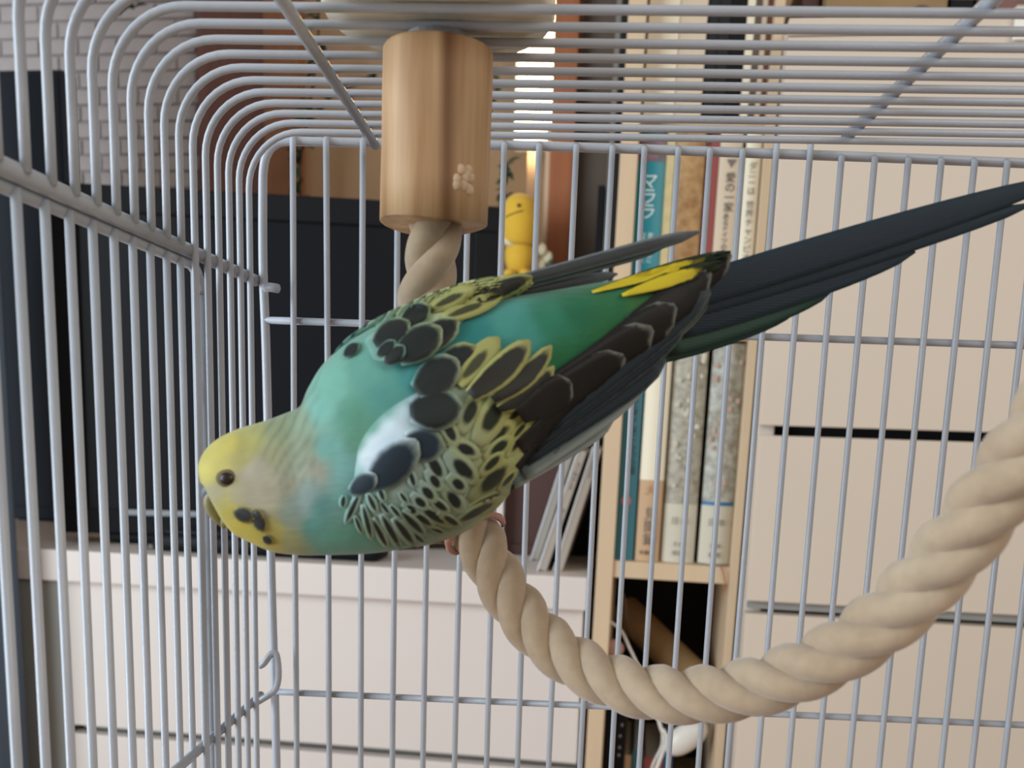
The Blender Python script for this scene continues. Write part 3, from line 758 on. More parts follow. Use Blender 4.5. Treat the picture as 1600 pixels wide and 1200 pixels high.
# ================================================================== ROPE PERCH
M_woodn = D.materials.new('turned_wood'); M_woodn.use_nodes = True
nt = M_woodn.node_tree; n = nt.nodes; L = nt.links; bs = n['Principled BSDF']
tc = n.new('ShaderNodeTexCoord'); mp = n.new('ShaderNodeMapping'); mp.inputs['Scale'].default_value = (1, 1, 0.06)
nz = n.new('ShaderNodeTexNoise'); nz.inputs['Scale'].default_value = 150; nz.inputs['Detail'].default_value = 6
rp = n.new('ShaderNodeValToRGB')
rp.color_ramp.elements[0].position = 0.30; rp.color_ramp.elements[0].color = (*srgb(178, 134, 92), 1)
rp.color_ramp.elements[1].position = 0.66; rp.color_ramp.elements[1].color = (*srgb(228, 192, 148), 1)
L.new(tc.outputs['Object'], mp.inputs[0]); L.new(mp.outputs[0], nz.inputs['Vector']); L.new(nz.outputs[0], rp.inputs[0])
# a dark heartwood streak on one side, in the wood itself
sx = n.new('ShaderNodeSeparateXYZ'); L.new(tc.outputs['Object'], sx.inputs[0])
n2 = n.new('ShaderNodeTexNoise'); n2.inputs['Scale'].default_value = 60; L.new(mp.outputs[0], n2.inputs['Vector'])
ad = n.new('ShaderNodeMath'); ad.operation = 'MULTIPLY_ADD'; ad.inputs[1].default_value = 0.006; ad.inputs[2].default_value = -0.0078
L.new(n2.outputs[0], ad.inputs[0])
ad2 = n.new('ShaderNodeMath'); ad2.operation = 'ADD'; L.new(sx.outputs[0], ad2.inputs[0]); L.new(ad.outputs[0], ad2.inputs[1])
ab = n.new('ShaderNodeMath'); ab.operation = 'ABSOLUTE'; L.new(ad2.outputs[0], ab.inputs[0])
mr = n.new('ShaderNodeMapRange'); mr.inputs[1].default_value = 0.0004; mr.inputs[2].default_value = 0.0024; mr.inputs[3].default_value = 0.75; mr.inputs[4].default_value = 0.0
L.new(ab.outputs[0], mr.inputs[0])
mx = n.new('ShaderNodeMix'); mx.data_type = 'RGBA'; L.new(mr.outputs[0], mx.inputs[0]); L.new(rp.outputs[0], mx.inputs[6]); mx.inputs[7].default_value = (*srgb(118, 74, 42), 1)
L.new(mx.outputs[2], bs.inputs['Base Color']); bs.inputs['Roughness'].default_value = 0.55
bp = n.new('ShaderNodeBump'); bp.inputs['Strength'].default_value = 0.15; bp.inputs['Distance'].default_value = 0.0005
L.new(nz.outputs[0], bp.inputs['Height']); L.new(bp.outputs[0], bs.inputs['Normal'])

M_rope = D.materials.new('cotton_rope'); M_rope.use_nodes = True
nt = M_rope.node_tree; n = nt.nodes; L = nt.links; bs = n['Principled BSDF']
tc = n.new('ShaderNodeTexCoord')
nz = n.new('ShaderNodeTexNoise'); nz.inputs['Scale'].default_value = 260; nz.inputs['Detail'].default_value = 5; L.new(tc.outputs['Object'], nz.inputs['Vector'])
nl = n.new('ShaderNodeTexNoise'); nl.inputs['Scale'].default_value = 18; L.new(tc.outputs['Object'], nl.inputs['Vector'])
rp = n.new('ShaderNodeValToRGB'); rp.color_ramp.elements[0].position = .3; rp.color_ramp.elements[0].color = (*srgb(186, 160, 132), 1)
rp.color_ramp.elements[1].position = .7; rp.color_ramp.elements[1].color = (*srgb(212, 192, 166), 1)
L.new(nl.outputs[0], rp.inputs[0])
mx = n.new('ShaderNodeMix'); mx.data_type = 'RGBA'; mx.blend_type = 'MULTIPLY'; mx.inputs[0].default_value = 0.35
L.new(rp.outputs[0], mx.inputs[6]); L.new(nz.outputs[0], mx.inputs[7]); L.new(mx.outputs[2], bs.inputs['Base Color'])
bs.inputs['Roughness'].default_value = 0.95; bs.inputs['Sheen Weight'].default_value = 0.5; bs.inputs['Specular IOR Level'].default_value = 0.1
bp = n.new('ShaderNodeBump'); bp.inputs['Strength'].default_value = 0.35; bp.inputs['Distance'].default_value = 0.0006
L.new(nz.outputs[0], bp.inputs['Height']); L.new(bp.outputs[0], bs.inputs['Normal'])

YW = 0.2470
ZT = Zc - 0.0044
wc = P(678.5, 352, YW); zbot = wc.z
perch = thing('rope_perch', 'bent cotton rope perch with wooden cylinder screwed to cage roof', 'perch', (wc.x, YW, ZT))
rw_ = 79.5 * YW / F
rs = []
for h, rr in ((0, .9), (0.0006, .97), (0.002, 1.0), (.25, 1.0), (.5, .995), (.75, 1.0), (0.985, .99), (0.998, .965), (1.0, .93)):
    z = zbot + (ZT - zbot) * (h if h >= .01 or h == 0 else h)
    ring = []
    for kk in range(56):
        a = 2 * PI * kk / 56
        q = rw_ * rr * (1 + 0.018 * math.sin(2 * a + .6) + 0.012 * math.sin(3 * a + h * 2))
        ring.append(Vector((wc.x + q * math.cos(a) + (h - .5) * 0.0004, YW + q * math.sin(a), z + (0.0006 * math.sin(a * 2 + 1) if h < .3 else 0))))
    rs.append(ring)
cylo = MB().rings(rs).build('wooden_cylinder', M_woodn, perch, smooth=True)
for p in cylo.data.polygons:
    if len(p.vertices) > 4: p.use_smooth = False
# pecked pale spot on the cylinder
pk = MB(); random.seed(5)
for i in range(12):
    a = -PI / 2 + 0.70 + random.uniform(-.17, .17); zz = P(728, 296, YW).z + random.uniform(-.0026, .0026)
    q = rw_ * 0.958
    pk.ell((wc.x + q * math.cos(a), YW + q * math.sin(a), zz), 0.0012, 0.0007, 0.0013, 10, 6)
pk.build('pecked_spot', mat('pale_raw_wood', srgb(226, 198, 166), .8, var=.08, scale=200), perch, smooth=True, label='pale pecked spot in the wood')
# cream fixing disc above the roof wires
dz = Zc + WR + 0.0003
MB().lathe((wc.x + .0005, YW - .001, dz), [(0.0005, 0), (0.0215, 0), (0.0225, 0.0004), (0.0268, 0.0008), (0.0276, 0.0022), (0.0276, 0.0062), (0.0262, 0.0080), (0.012, 0.0092), (0.0005, 0.0095)], 56).build('fixing_disc', M_cream, perch, smooth=True)
MB().lathe((wc.x, YW, dz + 0.0085), [(0.0005, 0), (0.009, 0), (0.009, .006), (0.007, .009), (0.0005, .0095)], 24).build('wing_nut', M_cream, perch)
MB().lathe((wc.x, YW, ZT + .0002), [(0.0005, 0), (0.0075, 0), (0.0078, .0005), (0.0078, .0026), (0.0005, .003)], 28).build('washer', M_silver, perch)
MB().lathe((wc.x, YW, zbot + 0.004), [(0.0005, 0), (0.003, 0), (0.003, (Zc - zbot) + 0.004), (0.0005, (Zc - zbot) + 0.004)], 16).build('bolt', M_silver, perch)
# three strands twisted together
RP = [(680, 300, .2470), (679, 350, .2470), (676, 400, .2475), (667, 450, .249), (655, 510, .252), (652, 600, .2545), (676, 720, .2545), (720, 795, .251), (752, 850, .246), (790, 922, .241), (850, 998, .234), (935, 1055, .226), (1040, 1085, .217), (1160, 1077, .207), (1280, 1035, .197), (1390, 962, .188), (1480, 868, .180), (1560, 765, .173), (1640, 655, .166), (1730, 530, .160)]
cp = smooth_path([tuple(P(*q)) for q in RP], 420)
cp = [Vector(q) for q in cp]
sl = [0.0]
for i in range(1, len(cp)): sl.append(sl[-1] + (cp[i] - cp[i - 1]).length)
fr_n = []
nrm = Vector((0, -1, 0))
for i in range(len(cp)):
    t = (cp[min(i + 1, len(cp) - 1)] - cp[max(i - 1, 0)]).normalized()
    nrm = (nrm - t * nrm.dot(t)).normalized(); fr_n.append((nrm.copy(), t.cross(nrm)))
PITCH, RH, RS_ = 0.0315, 0.0033, 0.0036
for s in range(3):
    st = []
    for i, p in enumerate(cp):
        a = (sl[i] / PITCH * 2 * PI) + s * 2 * PI / 3 + 0.5
        N, B = fr_n[i]
        st.append(p + N * (RH * math.cos(a)) + B * (RH * math.sin(a)))
    MB().tube(st, RS_, 14).build('rope_strand', M_rope, perch, smooth=True)

# ================================================================== THE BUDGERIGAR
bird = thing('budgerigar', 'turquoise budgerigar with yellow face and barred wings on rope', 'bird', P(715, 845, .245))
# rings: top outline point, bottom outline point (photograph), depth of axis, depth half-thickness (m)
BR = [((313, 742), (317, 757), .2120, .0012), ((315, 721), (340, 778), .2118, .0050), ((326, 700), (354, 808), .2116, .0074), ((346, 683), (370, 833), .2115, .0092), ((376, 669), (394, 847), .2115, .0104),
      ((410, 659), (430, 862), .2118, .0112), ((446, 646), (470, 867), .2122, .0120), ((474, 632), (505, 867), .2127, .0132), ((490, 600), (540, 866), .2133, .0160), ((512, 566), (580, 864), .2140, .0185),
      ((548, 534), (625, 858), .2148, .0205), ((600, 505), (680, 846), .2156, .0212), ((660, 488), (735, 822), .2164, .0208), ((725, 476), (785, 778), .2172, .0190), ((790, 466), (830, 722), .2180, .0165),
      ((860, 455), (878, 672), .2188, .0138), ((930, 443), (930, 620), .2198, .0112), ((1000, 432), (985, 575), .2208, .0088), ((1060, 420), (1045, 540), .2216, .0066), ((1092, 424), (1080, 512), .2224, .0042), ((1112, 440), (1104, 484), .2228, .0016)]
flat = [(a[0], a[1], b[0], b[1], c, d) for a, b, c, d in BR]
NR, NSG = 190, 72
rr = smooth_path(flat, NR)
def ringpts(r, grow=1.0, nseg=NSG):
    T = P(r[0], r[1], r[4]); B = P(r[2], r[3], r[4]); c = (T + B) / 2; a = (T - B) / 2 * grow
    dv = Vector((0, r[5] * grow, 0))
    return [c + a * math.cos(2 * PI * k / nseg) + dv * math.sin(2 * PI * k / nseg) for k in range(nseg)]
bmesh_rings = [ringpts(r) for r in rr]
def pix(p):
    q = p - CAM
    c = EX * q.x + ED * q.y - EV * q.z
    return PX + F * c.x / c.z, PY + F * c.y / c.z
# plumage colours at places on the body (photograph points, base colours)
C = lambda r, g, b: Vector(srgb(r, g, b)) * 0.84
SEED = [(335, 705, C(224, 212, 112)), (360, 690, C(220, 208, 106)), (322, 740, C(228, 216, 116)), (385, 690, C(196, 192, 112)), (395, 675, C(188, 190, 120)), (338, 770, C(190, 186, 150)), (375, 720, C(196, 190, 122)), (345, 730, C(216, 206, 118)),
        (430, 672, C(154, 168, 130)), (465, 655, C(146, 168, 140)), (425, 715, C(166, 168, 132)), (465, 720, C(152, 162, 136)), (450, 760, C(164, 164, 142)), (475, 700, C(148, 162, 134)), (490, 735, C(168, 170, 150)),
        (388, 740, C(198, 194, 172)), (395, 775, C(196, 192, 168)), (412, 785, C(192, 190, 165)), (372, 775, C(194, 190, 158)), (405, 735, C(192, 188, 168)), (420, 760, C(186, 182, 158)),
        (358, 800, C(218, 204, 92)), (372, 832, C(222, 208, 74)), (400, 848, C(220, 206, 76)), (430, 858, C(208, 198, 92)), (428, 832, C(200, 190, 104)), (452, 848, C(172, 178, 124)), (350, 785, C(206, 198, 126)),
        (470, 785, C(146, 168, 164)), (455, 808, C(150, 168, 156)), (485, 770, C(144, 168, 162)), (490, 825, C(92, 156, 144)), (520, 850, C(98, 170, 148)), (560, 855, C(96, 168, 144)), (610, 850, C(104, 160, 138)), (500, 790, C(95, 152, 148)),
        (500, 640, C(132, 198, 184)), (520, 600, C(128, 198, 180)), (510, 700, C(120, 182, 172)), (550, 650, C(100, 166, 144)), (560, 690, C(104, 164, 140)), (540, 730, C(126, 182, 178)), (580, 580, C(112, 182, 168)), (600, 620, C(96, 170, 162)), (540, 770, C(120, 176, 170)),
        (650, 580, C(74, 160, 160)), (700, 555, C(56, 150, 150)), (750, 520, C(48, 146, 144)), (790, 505, C(76, 164, 154)), (820, 530, C(72, 156, 144)), (860, 500, C(48, 138, 108)), (900, 480, C(32, 116, 80)), (880, 560, C(44, 126, 80)), (950, 480, C(42, 120, 74)), (960, 530, C(50, 122, 70)), (1010, 460, C(66, 122, 64)), (1060, 450, C(56, 96, 56)), (1100, 470, C(38, 64, 52)), (1130, 450, C(34, 52, 46)),
        (760, 780, C(112, 146, 116)), (700, 840, C(112, 142, 114)), (820, 720, C(104, 122, 106))]
def plume(x, y):
    ws = 0; c = Vector((0, 0, 0))
    for sx_, sy_, sc in SEED:
        d2 = (x - sx_) ** 2 + (y - sy_) ** 2
        wgt = 1 / (d2 + 60) ** 2.0
        ws += wgt; c += sc * wgt
    return c / ws
def body_col(p, i):
    x, y = pix(p)
    c = plume(x, y)
    # dark bars on nape and crown, dark throat spots
    if 385 < x < 505 and y < 790:
        k = min(1, (x - 385) / 40) * min(1, (505 - x) / 12) * min(1, max(0, (790 - y) / 60))
        s = math.sin((x * 0.86 + y * 0.5 + 5 * mnoise.noise(Vector((x * .02, y * .02, 0)))) * 2 * PI / 15.0)
        ck = 0.25 if 372 < x < 425 and 715 < y < 805 else 1.0
        c = c * (1 - 0.24 * k * ck * max(0, s))
    n_ = mnoise.noise(Vector((x * .05, y * .05, p.y * 150)))
    return c * (1 + 0.10 * n_)
# throat spots as separate small feathers are added below
bb_ = MB().rings(bmesh_rings)
bb_.col = [body_col(p, 0) for p in bb_.v]
def plumage_mat(name, rough=0.75, bumpS=0.35):
    m = D.materials.new(name); m.use_nodes = True
    nt = m.node_tree; n = nt.nodes; L = nt.links; b = n['Principled BSDF']
    at = n.new('ShaderNodeAttribute'); at.attribute_name = 'plumage'
    tc = n.new('ShaderNodeTexCoord'); mp = n.new('ShaderNodeMapping'); mp.inputs['Rotation'].default_value = (0, math.radians(-25), 0); mp.inputs['Scale'].default_value = (0.35, 1, 1)
    nz = n.new('ShaderNodeTexNoise'); nz.inputs['Scale'].default_value = 700; nz.inputs['Detail'].default_value = 3
    L.new(tc.outputs['Object'], mp.inputs[0]); L.new(mp.outputs[0], nz.inputs['Vector'])
    bp = n.new('ShaderNodeBump'); bp.inputs['Strength'].default_value = bumpS; bp.inputs['Distance'].default_value = 0.0006
    L.new(nz.outputs[0], bp.inputs['Height']); L.new(bp.outputs[0], b.inputs['Normal'])
    L.new(at.outputs['Color'], b.inputs['Base Color'])
    b.inputs['Roughness'].default_value = rough; b.inputs['Specular IOR Level'].default_value = 0.3; b.inputs['Sheen Weight'].default_value = 0.25
    return m
M_plume = plumage_mat('soft_plumage')
bb_.build('body', M_plume, bird, smooth=True)

class Carrier:
    def __init__(self): self.v = []; self.f = []; self.t = None
    def add(self, mb):
        k = len(self.v); self.v += [tuple(p) for p in mb.v]; self.f += [tuple(i + k for i in f) for f in mb.f]
        self.t = BVHTree.FromPolygons(self.v, self.f)
    def hit(self, x, y, guess=0.218):
        d = ray(x, y).normalized()
        h = self.t.ray_cast(CAM, d)
        if h[0] is not None: return h[0]
        for k in range(1, 60):
            f = k / 60
            h = self.t.ray_cast(CAM, ray(x + (640 - x) * f, y + (690 - y) * f).normalized())
            if h[0] is not None: return P(x, y, h[0].y)
        return P(x, y, guess)
car = Carrier(); car.add(bb_)

C2 = lambda r, g, b: Vector(srgb(r, g, b)) * 0.98
WSEED_R = [(530, 735, C2(122, 180, 174)), (540, 710, C2(118, 176, 164)), (552, 690, C2(106, 166, 144)), (575, 660, C2(106, 168, 148)), (600, 630, C2(104, 170, 158)), (625, 605, C2(96, 168, 160)), (550, 765, C2(150, 190, 186)), (578, 715, C2(226, 244, 255)), (592, 698, C2(222, 242, 255)), (612, 676, C2(214, 236, 248)), (633, 652, C2(190, 214, 222)), (655, 622, C2(168, 194, 200)), (665, 585, C2(150, 182, 176)), (690, 640, C2(158, 184, 176)), (545, 735, C2(170, 212, 214)), (530, 780, C2(130, 178, 168)),
           (560, 790, C2(144, 178, 166)), (600, 800, C2(148, 176, 162)), (580, 840, C2(140, 166, 142)), (650, 840, C2(126, 152, 128)), (640, 760, C2(152, 178, 168)), (680, 720, C2(152, 176, 162)), (700, 780, C2(148, 170, 144)), (720, 680, C2(166, 180, 138)), (760, 640, C2(180, 186, 126)), (800, 620, C2(186, 190, 112)), (830, 660, C2(180, 184, 110)), (800, 720, C2(172, 180, 118)), (770, 780, C2(140, 148, 100)), (700, 835, C2(128, 142, 104)), (700, 590, C2(166, 184, 156)), (760, 545, C2(196, 196, 132)), (840, 545, C2(200, 196, 132)), (650, 590, C2(110, 172, 166))]
WSEED_L = [(520, 560, C2(120, 190, 178)), (560, 540, C2(130, 190, 178)), (600, 520, C2(145, 188, 170)), (640, 500, C2(165, 192, 160)), (700, 470, C2(190, 205, 150)), (750, 455, C2(205, 214, 150)), (800, 440, C2(205, 210, 140)), (690, 520, C2(180, 200, 160)), (620, 560, C2(140, 190, 175))]
def wing_shell(rings, th, seeds, nr=70, nv=34):
    fl = [(a[0], a[1], b[0], b[1]) for a, b in rings]
    rp_ = smooth_path(fl, nr)
    front, back = [], []
    for i, r in enumerate(rp_):
        eu = min(1, i / (nr * .40), (nr - 1 - i) / (nr * .10))
        rowf, rowb = [], []
        for k in range(nv):
            t = k / (nv - 1)
            ev_ = min(1, t / .32, (1 - t) / .2)
            e = eu * eu * (3 - 2 * eu) * ev_ * ev_ * (3 - 2 * ev_)
            x = r[0] + (r[2] - r[0]) * t; y = r[1] + (r[3] - r[1]) * t
            h = car.hit(x, y)
            d = (h - CAM).normalized()
            rowf.append(h - d * (th * e - 0.0011)); rowb.append(h + d * 0.0020)
        front.append(rowf); back.append(rowb)
    m = MB()
    m.rings([f + b[::-1] for f, b in zip(front, back)])
    def col(p):
        x, y = pix(p); ws = 0; c = Vector((0, 0, 0))
        for sx_, sy_, sc in seeds:
            wgt = 1 / ((x - sx_) ** 2 + (y - sy_) ** 2 + 90) ** 2.6; ws += wgt; c += sc * wgt
        return c / ws * (1 + 0.08 * mnoise.noise(Vector((x * .06, y * .06, 3))))
    m.col = [col(p) for p in m.v]
    return m
right_rings = [((532, 712), (524, 752)), ((556, 668), (536, 800)), ((590, 622), (566, 838)), ((640, 585), (618, 856)), ((700, 556), (676, 850)), ((755, 540), (735, 826)), ((810, 538), (790, 780)), ((848, 550), (830, 712)), ((862, 590), (852, 650))]
left_rings = [((506, 572), (520, 592)), ((540, 530), (565, 574)), ((590, 496), (625, 572)), ((640, 472), (690, 548)), ((690, 452), (735, 500)), ((745, 436), (780, 478)), ((795, 430), (815, 458)), ((828, 432), (834, 444))]
def seed_col(seeds, x, y):
    ws = 0; c = Vector((0, 0, 0))
    for sx_, sy_, sc in seeds:
        wgt = 1 / ((x - sx_) ** 2 + (y - sy_) ** 2 + 90) ** 2.6; ws += wgt; c += sc * wgt
    return c / ws
rwm = wing_shell(right_rings, 0.0030, WSEED_R)
lwm = wing_shell(left_rings, 0.0022, WSEED_L)
rwing = rwm.build('wing', M_plume, bird, smooth=True, label='near wing with scalloped coverts')
lwing = lwm.build('wing', M_plume, bird, smooth=True, label='far wing seen along the upper edge')

def feather_mat(name, dark, pale, mv, mu, us, soft=0.16, rough=0.55, pw=2.3):
    """Dark-centred vane with a pale margin: mv side margin, mu tip margin, us where the dark begins."""
    m = D.materials.new(name); m.use_nodes = True
    nt = m.node_tree; n = nt.nodes; L = nt.links; b = n['Principled BSDF']
    uv = n.new('ShaderNodeUVMap'); uv.uv_map = 'UVMap'
    sp = n.new('ShaderNodeSeparateXYZ'); L.new(uv.outputs[0], sp.inputs[0])
    tc = n.new('ShaderNodeTexCoord')
    nz = n.new('ShaderNodeTexNoise'); nz.inputs['Scale'].default_value = 500; L.new(tc.outputs['Object'], nz.inputs['Vector'])
    def mth(op, a, b_=None, c=None):
        q = n.new('ShaderNodeMath'); q.operation = op
        for i, v in enumerate((a, b_, c)):
            if v is None: continue
            if isinstance(v, (int, float)): q.inputs[i].default_value = v
            else: L.new(v, q.inputs[i])
        return q.outputs[0]
    def ss(v, a, b_):
        q = n.new('ShaderNodeMapRange'); q.interpolation_type = 'SMOOTHSTEP'
        L.new(v, q.inputs[0]); q.inputs[1].default_value = a; q.inputs[2].default_value = b_; return q.outputs[0]
    jit = mth('MULTIPLY_ADD', nz.outputs[0], 0.16, -0.08)
    u_ = mth('ADD', sp.outputs[0], jit); v_ = mth('ADD', mth('ABSOLUTE', mth('MULTIPLY_ADD', sp.outputs[1], 2.0, -1.0)), jit)
    uc_, ur_ = (us + 1 - mu) / 2, (1 - mu - us) / 2
    va = mth('POWER', mth('DIVIDE', v_, 1 - mv), pw)
    ua = mth('POWER', mth('ABSOLUTE', mth('DIVIDE', mth('SUBTRACT', u_, uc_), ur_)), pw)
    r_ = mth('POWER', mth('ADD', va, ua), 1.0 / pw)
    e = ss(r_, 1 - soft, 1 + soft)
    mx = n.new('ShaderNodeMix'); mx.data_type = 'RGBA'; L.new(e, mx.inputs[0]); mx.inputs[6].default_value = (*dark, 1); mx.inputs[7].default_value = (*(pale or (0, 0, 0)), 1)
    if pale is None:
        at = n.new('ShaderNodeAttribute'); at.attribute_name = 'plumage'; L.new(at.outputs['Color'], mx.inputs[7])
    L.new(mx.outputs[2], b.inputs['Base Color'])
    b.inputs['Roughness'].default_value = rough; b.inputs['Specular IOR Level'].default_value = 0.35
    # fine barbs slanting from the shaft
    wv = mth('SINE', mth('MULTIPLY', mth('ADD', mth('MULTIPLY', sp.outputs[0], 1.0), mth('MULTIPLY', v_, -0.25)), 160.0))
    bp = n.new('ShaderNodeBump'); bp.inputs['Strength'].default_value = 0.12; bp.inputs['Distance'].default_value = 0.0003
    L.new(wv, bp.inputs['Height']); L.new(bp.outputs[0], b.inputs['Normal'])
    return m
BLK = srgb(32, 40, 40); NAV = srgb(32, 48, 60); BRN = srgb(42, 42, 36)
PALE = srgb(130, 154, 142); PYEL = srgb(170, 172, 106); PWHT = srgb(146, 170, 172)
FM = {
    'spot': feather_mat('feather_black_spot', BLK, None, 0.02, 0.03, -0.10, 0.20, pw=2.6),
    'spotn': feather_mat('feather_navy_spot', NAV, None, 0.06, 0.04, -0.05, 0.30, pw=2.6),
    'bar': feather_mat('feather_thin_bar', BLK, None, 0.56, 0.10, 0.04, 0.3, pw=2.6),
    'mark': feather_mat('feather_small_mark', BLK, None, 0.46, 0.18, 0.28, 0.26),
    'marky': feather_mat('feather_yellow_mark', srgb(40, 50, 38), None, 0.46, 0.20, 0.24, 0.26),
    'tert': feather_mat('feather_tertial', BRN, PYEL, 0.22, 0.08, -0.6, 0.10, pw=3.5),
    'yel': feather_mat('feather_pale_yellow', srgb(70, 72, 50), PYEL, 0.62, 0.30, 0.1, 0.25),
    'fly': feather_mat('feather_flight', srgb(30, 29, 27), srgb(118, 122, 114), -0.30, 0.012, -1.0, 0.05, pw=3.0),
    'flyn': feather_mat('feather_flight_navy', srgb(26, 42, 52), srgb(84, 92, 90), 0.05, 0.02, -1.0, 0.08, pw=6),
    'flyg': feather_mat('feather_flight_grey', srgb(112, 128, 130), srgb(150, 160, 158), 0.3, 0.04, -1.0, 0.3, pw=4),
    'flyd': feather_mat('feather_flight_dim', srgb(64, 68, 70), srgb(124, 130, 134), 0.25, 0.02, -1.0, 0.25, pw=4),
    'tail': feather_mat('feather_tail_navy', srgb(26, 42, 56), srgb(40, 60, 70), 0.2, 0.01, -1.0, 0.4, pw=4),
    'tailg': feather_mat('feather_tail_green', srgb(50, 82, 70), srgb(30, 58, 58), 0.16, 0.02, -1.0, 0.4, pw=4),
    'yband': feather_mat('feather_yellow_band', srgb(216, 194, 44), srgb(34, 46, 28), 0.16, 0.26, -0.5, 0.08, pw=3),
    'throat': feather_mat('feather_throat_spot', srgb(52, 56, 58), srgb(180, 172, 92), 0.06, 0.06, 0.0, 0.3),
}
fcar = Carrier(); fcar.add(bb_); fcar.add(rwm); fcar.add(lwm)
def feather(base, tip, wid, kind, par, off=0.0005, lift=0.0006, bend=0.0, nu=9, nv=5, name='feather', carrier=fcar, dpath=None, round_=0.5, basew=0.5, camber=0.0005):
    bx_, by_ = base; tx, ty = tip
    dx, dy = tx - bx_, ty - by_; L_ = math.hypot(dx, dy); px_, py_ = -dy / L_, dx / L_
    vs, fs, uvs = [], [], []
    for layer in (0, 1):
        for i in range(nu):
            u = i / (nu - 1)
            if u > round_: wv = math.sqrt(max(0.0, 1 - ((u - round_) / (1 - round_ + 0.004)) ** 2))
            else: wv = basew + (1 - basew) * math.sin(u / round_ * PI / 2)
            for j in range(nv):
                v = -1 + 2 * j / (nv - 1)
                bo = bend * 4 * u * (1 - u)
                x = bx_ + dx * u + px_ * (v * wid / 2 * wv + bo); y = by_ + dy * u + py_ * (v * wid / 2 * wv + bo)
                if dpath is None: q = carrier.hit(x, y)
                else: q = P(x, y, dpath[0] + (dpath[1] - dpath[0]) * u)
                d = (q - CAM).normalized()
                q = q - d * (off + lift * u + camber * (1 - v * v))
                if layer: q = q + d * 0.00012
                vs.append(q); uvs.append((u, (v + 1) / 2))
    N = nu * nv
    for i in range(nu - 1):
        for j in range(nv - 1):
            a = i * nv + j
            fs.append((a, a + 1, a + nv + 1, a + nv)); fs.append((N + a, N + a + nv, N + a + nv + 1, N + a + 1))
    for i in range(nu - 1):
        for j in (0, nv - 1):
            a = i * nv + j; fs.append((a, a + nv, N + a + nv, N + a))
    for j in range(nv - 1):
        a = (nu - 1) * nv + j; fs.append((a, a + 1, N + a + 1, N + a)); fs.append((j, j + 1, N + j + 1, N + j))
    m = MB(); m.add(vs, fs); m.uv = uvs
    if par is rwing or par is lwing:
        m.col = []
        for q in vs: m.col.append(seed_col(WSEED_R if par is rwing else WSEED_L, *pix(q)))
    o = m.build(name, FM[kind], par, smooth=True)
    for p in o.data.polygons:                       # the rim of the vane stays a crisp edge
        if len({i // N for i in p.vertices}) == 2: p.use_smooth = False
    return o

# tail, rear layers first
for b_, t_, w_, k_, d_ in (((1010, 545), (1245, 482), 60, 'tailg', (.2245, .2300)), ((1040, 530), (1300, 452), 62, 'tailg', (.2240, .2310)), ((1050, 505), (1430, 392), 60, 'tail', (.2232, .2335)),
                           ((1050, 485), (1615, 318), 44, 'tail', (.2228, .2375)), ((1050, 465), (1670, 276), 54, 'tail', (.2218, .2385))):
    feather(b_, t_, w_, k_, bird, 0, 0, dpath=d_, nu=14, nv=7, name='tail_feather', round_=0.22, basew=0.9)
# yellow-banded tail coverts
feather((925, 456), (1142, 393), 21, 'yband', bird, 0.0006, 0.0010, name='tail_covert', nu=14, round_=.6, basew=.25)
feather((972, 461), (1132, 410), 27, 'yband', bird, 0.0012, 0.0012, name='tail_covert', nu=14, round_=.6, basew=.25)
# near wing: outer primaries (below), then inner flight feathers
for b_, t_, w_, k_, o_ in (((800, 752), (958, 655), 34, 'flyg', .0003), ((815, 735), (1005, 598), 44, 'flyg', .0010), ((815, 712), (1040, 560), 50, 'flyn', .0017), ((830, 690), (1075, 500), 50, 'flyn', .0024), ((850, 665), (1110, 455), 46, 'flyn', .0031)):
    feather(b_, t_, w_, k_, rwing, 0, 0, nu=12, nv=6, name='flight_feather', round_=.7, basew=.8, camber=.0002, dpath=(.2135 - o_ * 1.0, .2205 - o_ * 1.0))
for b_, t_, w_, k_, o_, bd in (((985, 505), (1142, 396), 46, 'fly', .0036, 4), ((940, 548), (1110, 424), 58, 'fly', .0041, 6), ((890, 585), (1056, 478), 60, 'fly', .0046, 6), ((850, 612), (1020, 513), 62, 'fly', .0051, 5), ((820, 640), (976, 557), 60, 'fly', .0056, 4), ((812, 650), (892, 596), 52, 'fly', .0061, 2), ((812, 700), (906, 628), 44, 'fly', .0030, 2), ((812, 735), (880, 668), 36, 'fly', .0028, 2)):
    feather(b_, t_, w_, k_, rwing, (o_ - .0036) * .6 + .0008, 0.0006, bend=bd, nu=11, nv=6, name='flight_feather', round_=.72, basew=.55, camber=.0003)
# tertials and large scapulars
T0 = 0.0006
for b_, t_, w_, k_, o_, bd in (((780, 640), (866, 572), 30, 'tert', .0022, 10), ((770, 625), (862, 540), 34, 'tert', .0026, 8), ((735, 618), (828, 532), 46, 'tert', .0030, 4), ((715, 600), (780, 527), 42, 'yel', .0034, 0), ((680, 598), (744, 541), 56, 'spot', .0030, 0),
                               ((650, 612), (716, 562), 60, 'spot', .0036, 0), ((640, 642), (724, 638), 66, 'spot', .0034, 0), ((575, 765), (652, 688), 62, 'spotn', .0026, 0), ((630, 690), (694, 700), 56, 'spotn', .0022, 0), ((548, 770), (588, 742), 34, 'spotn', .0026, 0)):
    feather(b_, t_, w_, k_, rwing, (o_ - .0018) * .6 + (.0018 if k_ == 'tert' else 0), 0.0005, bend=bd, nu=10, nv=6, camber=.0002)
cx_, cy_ = 585, 735
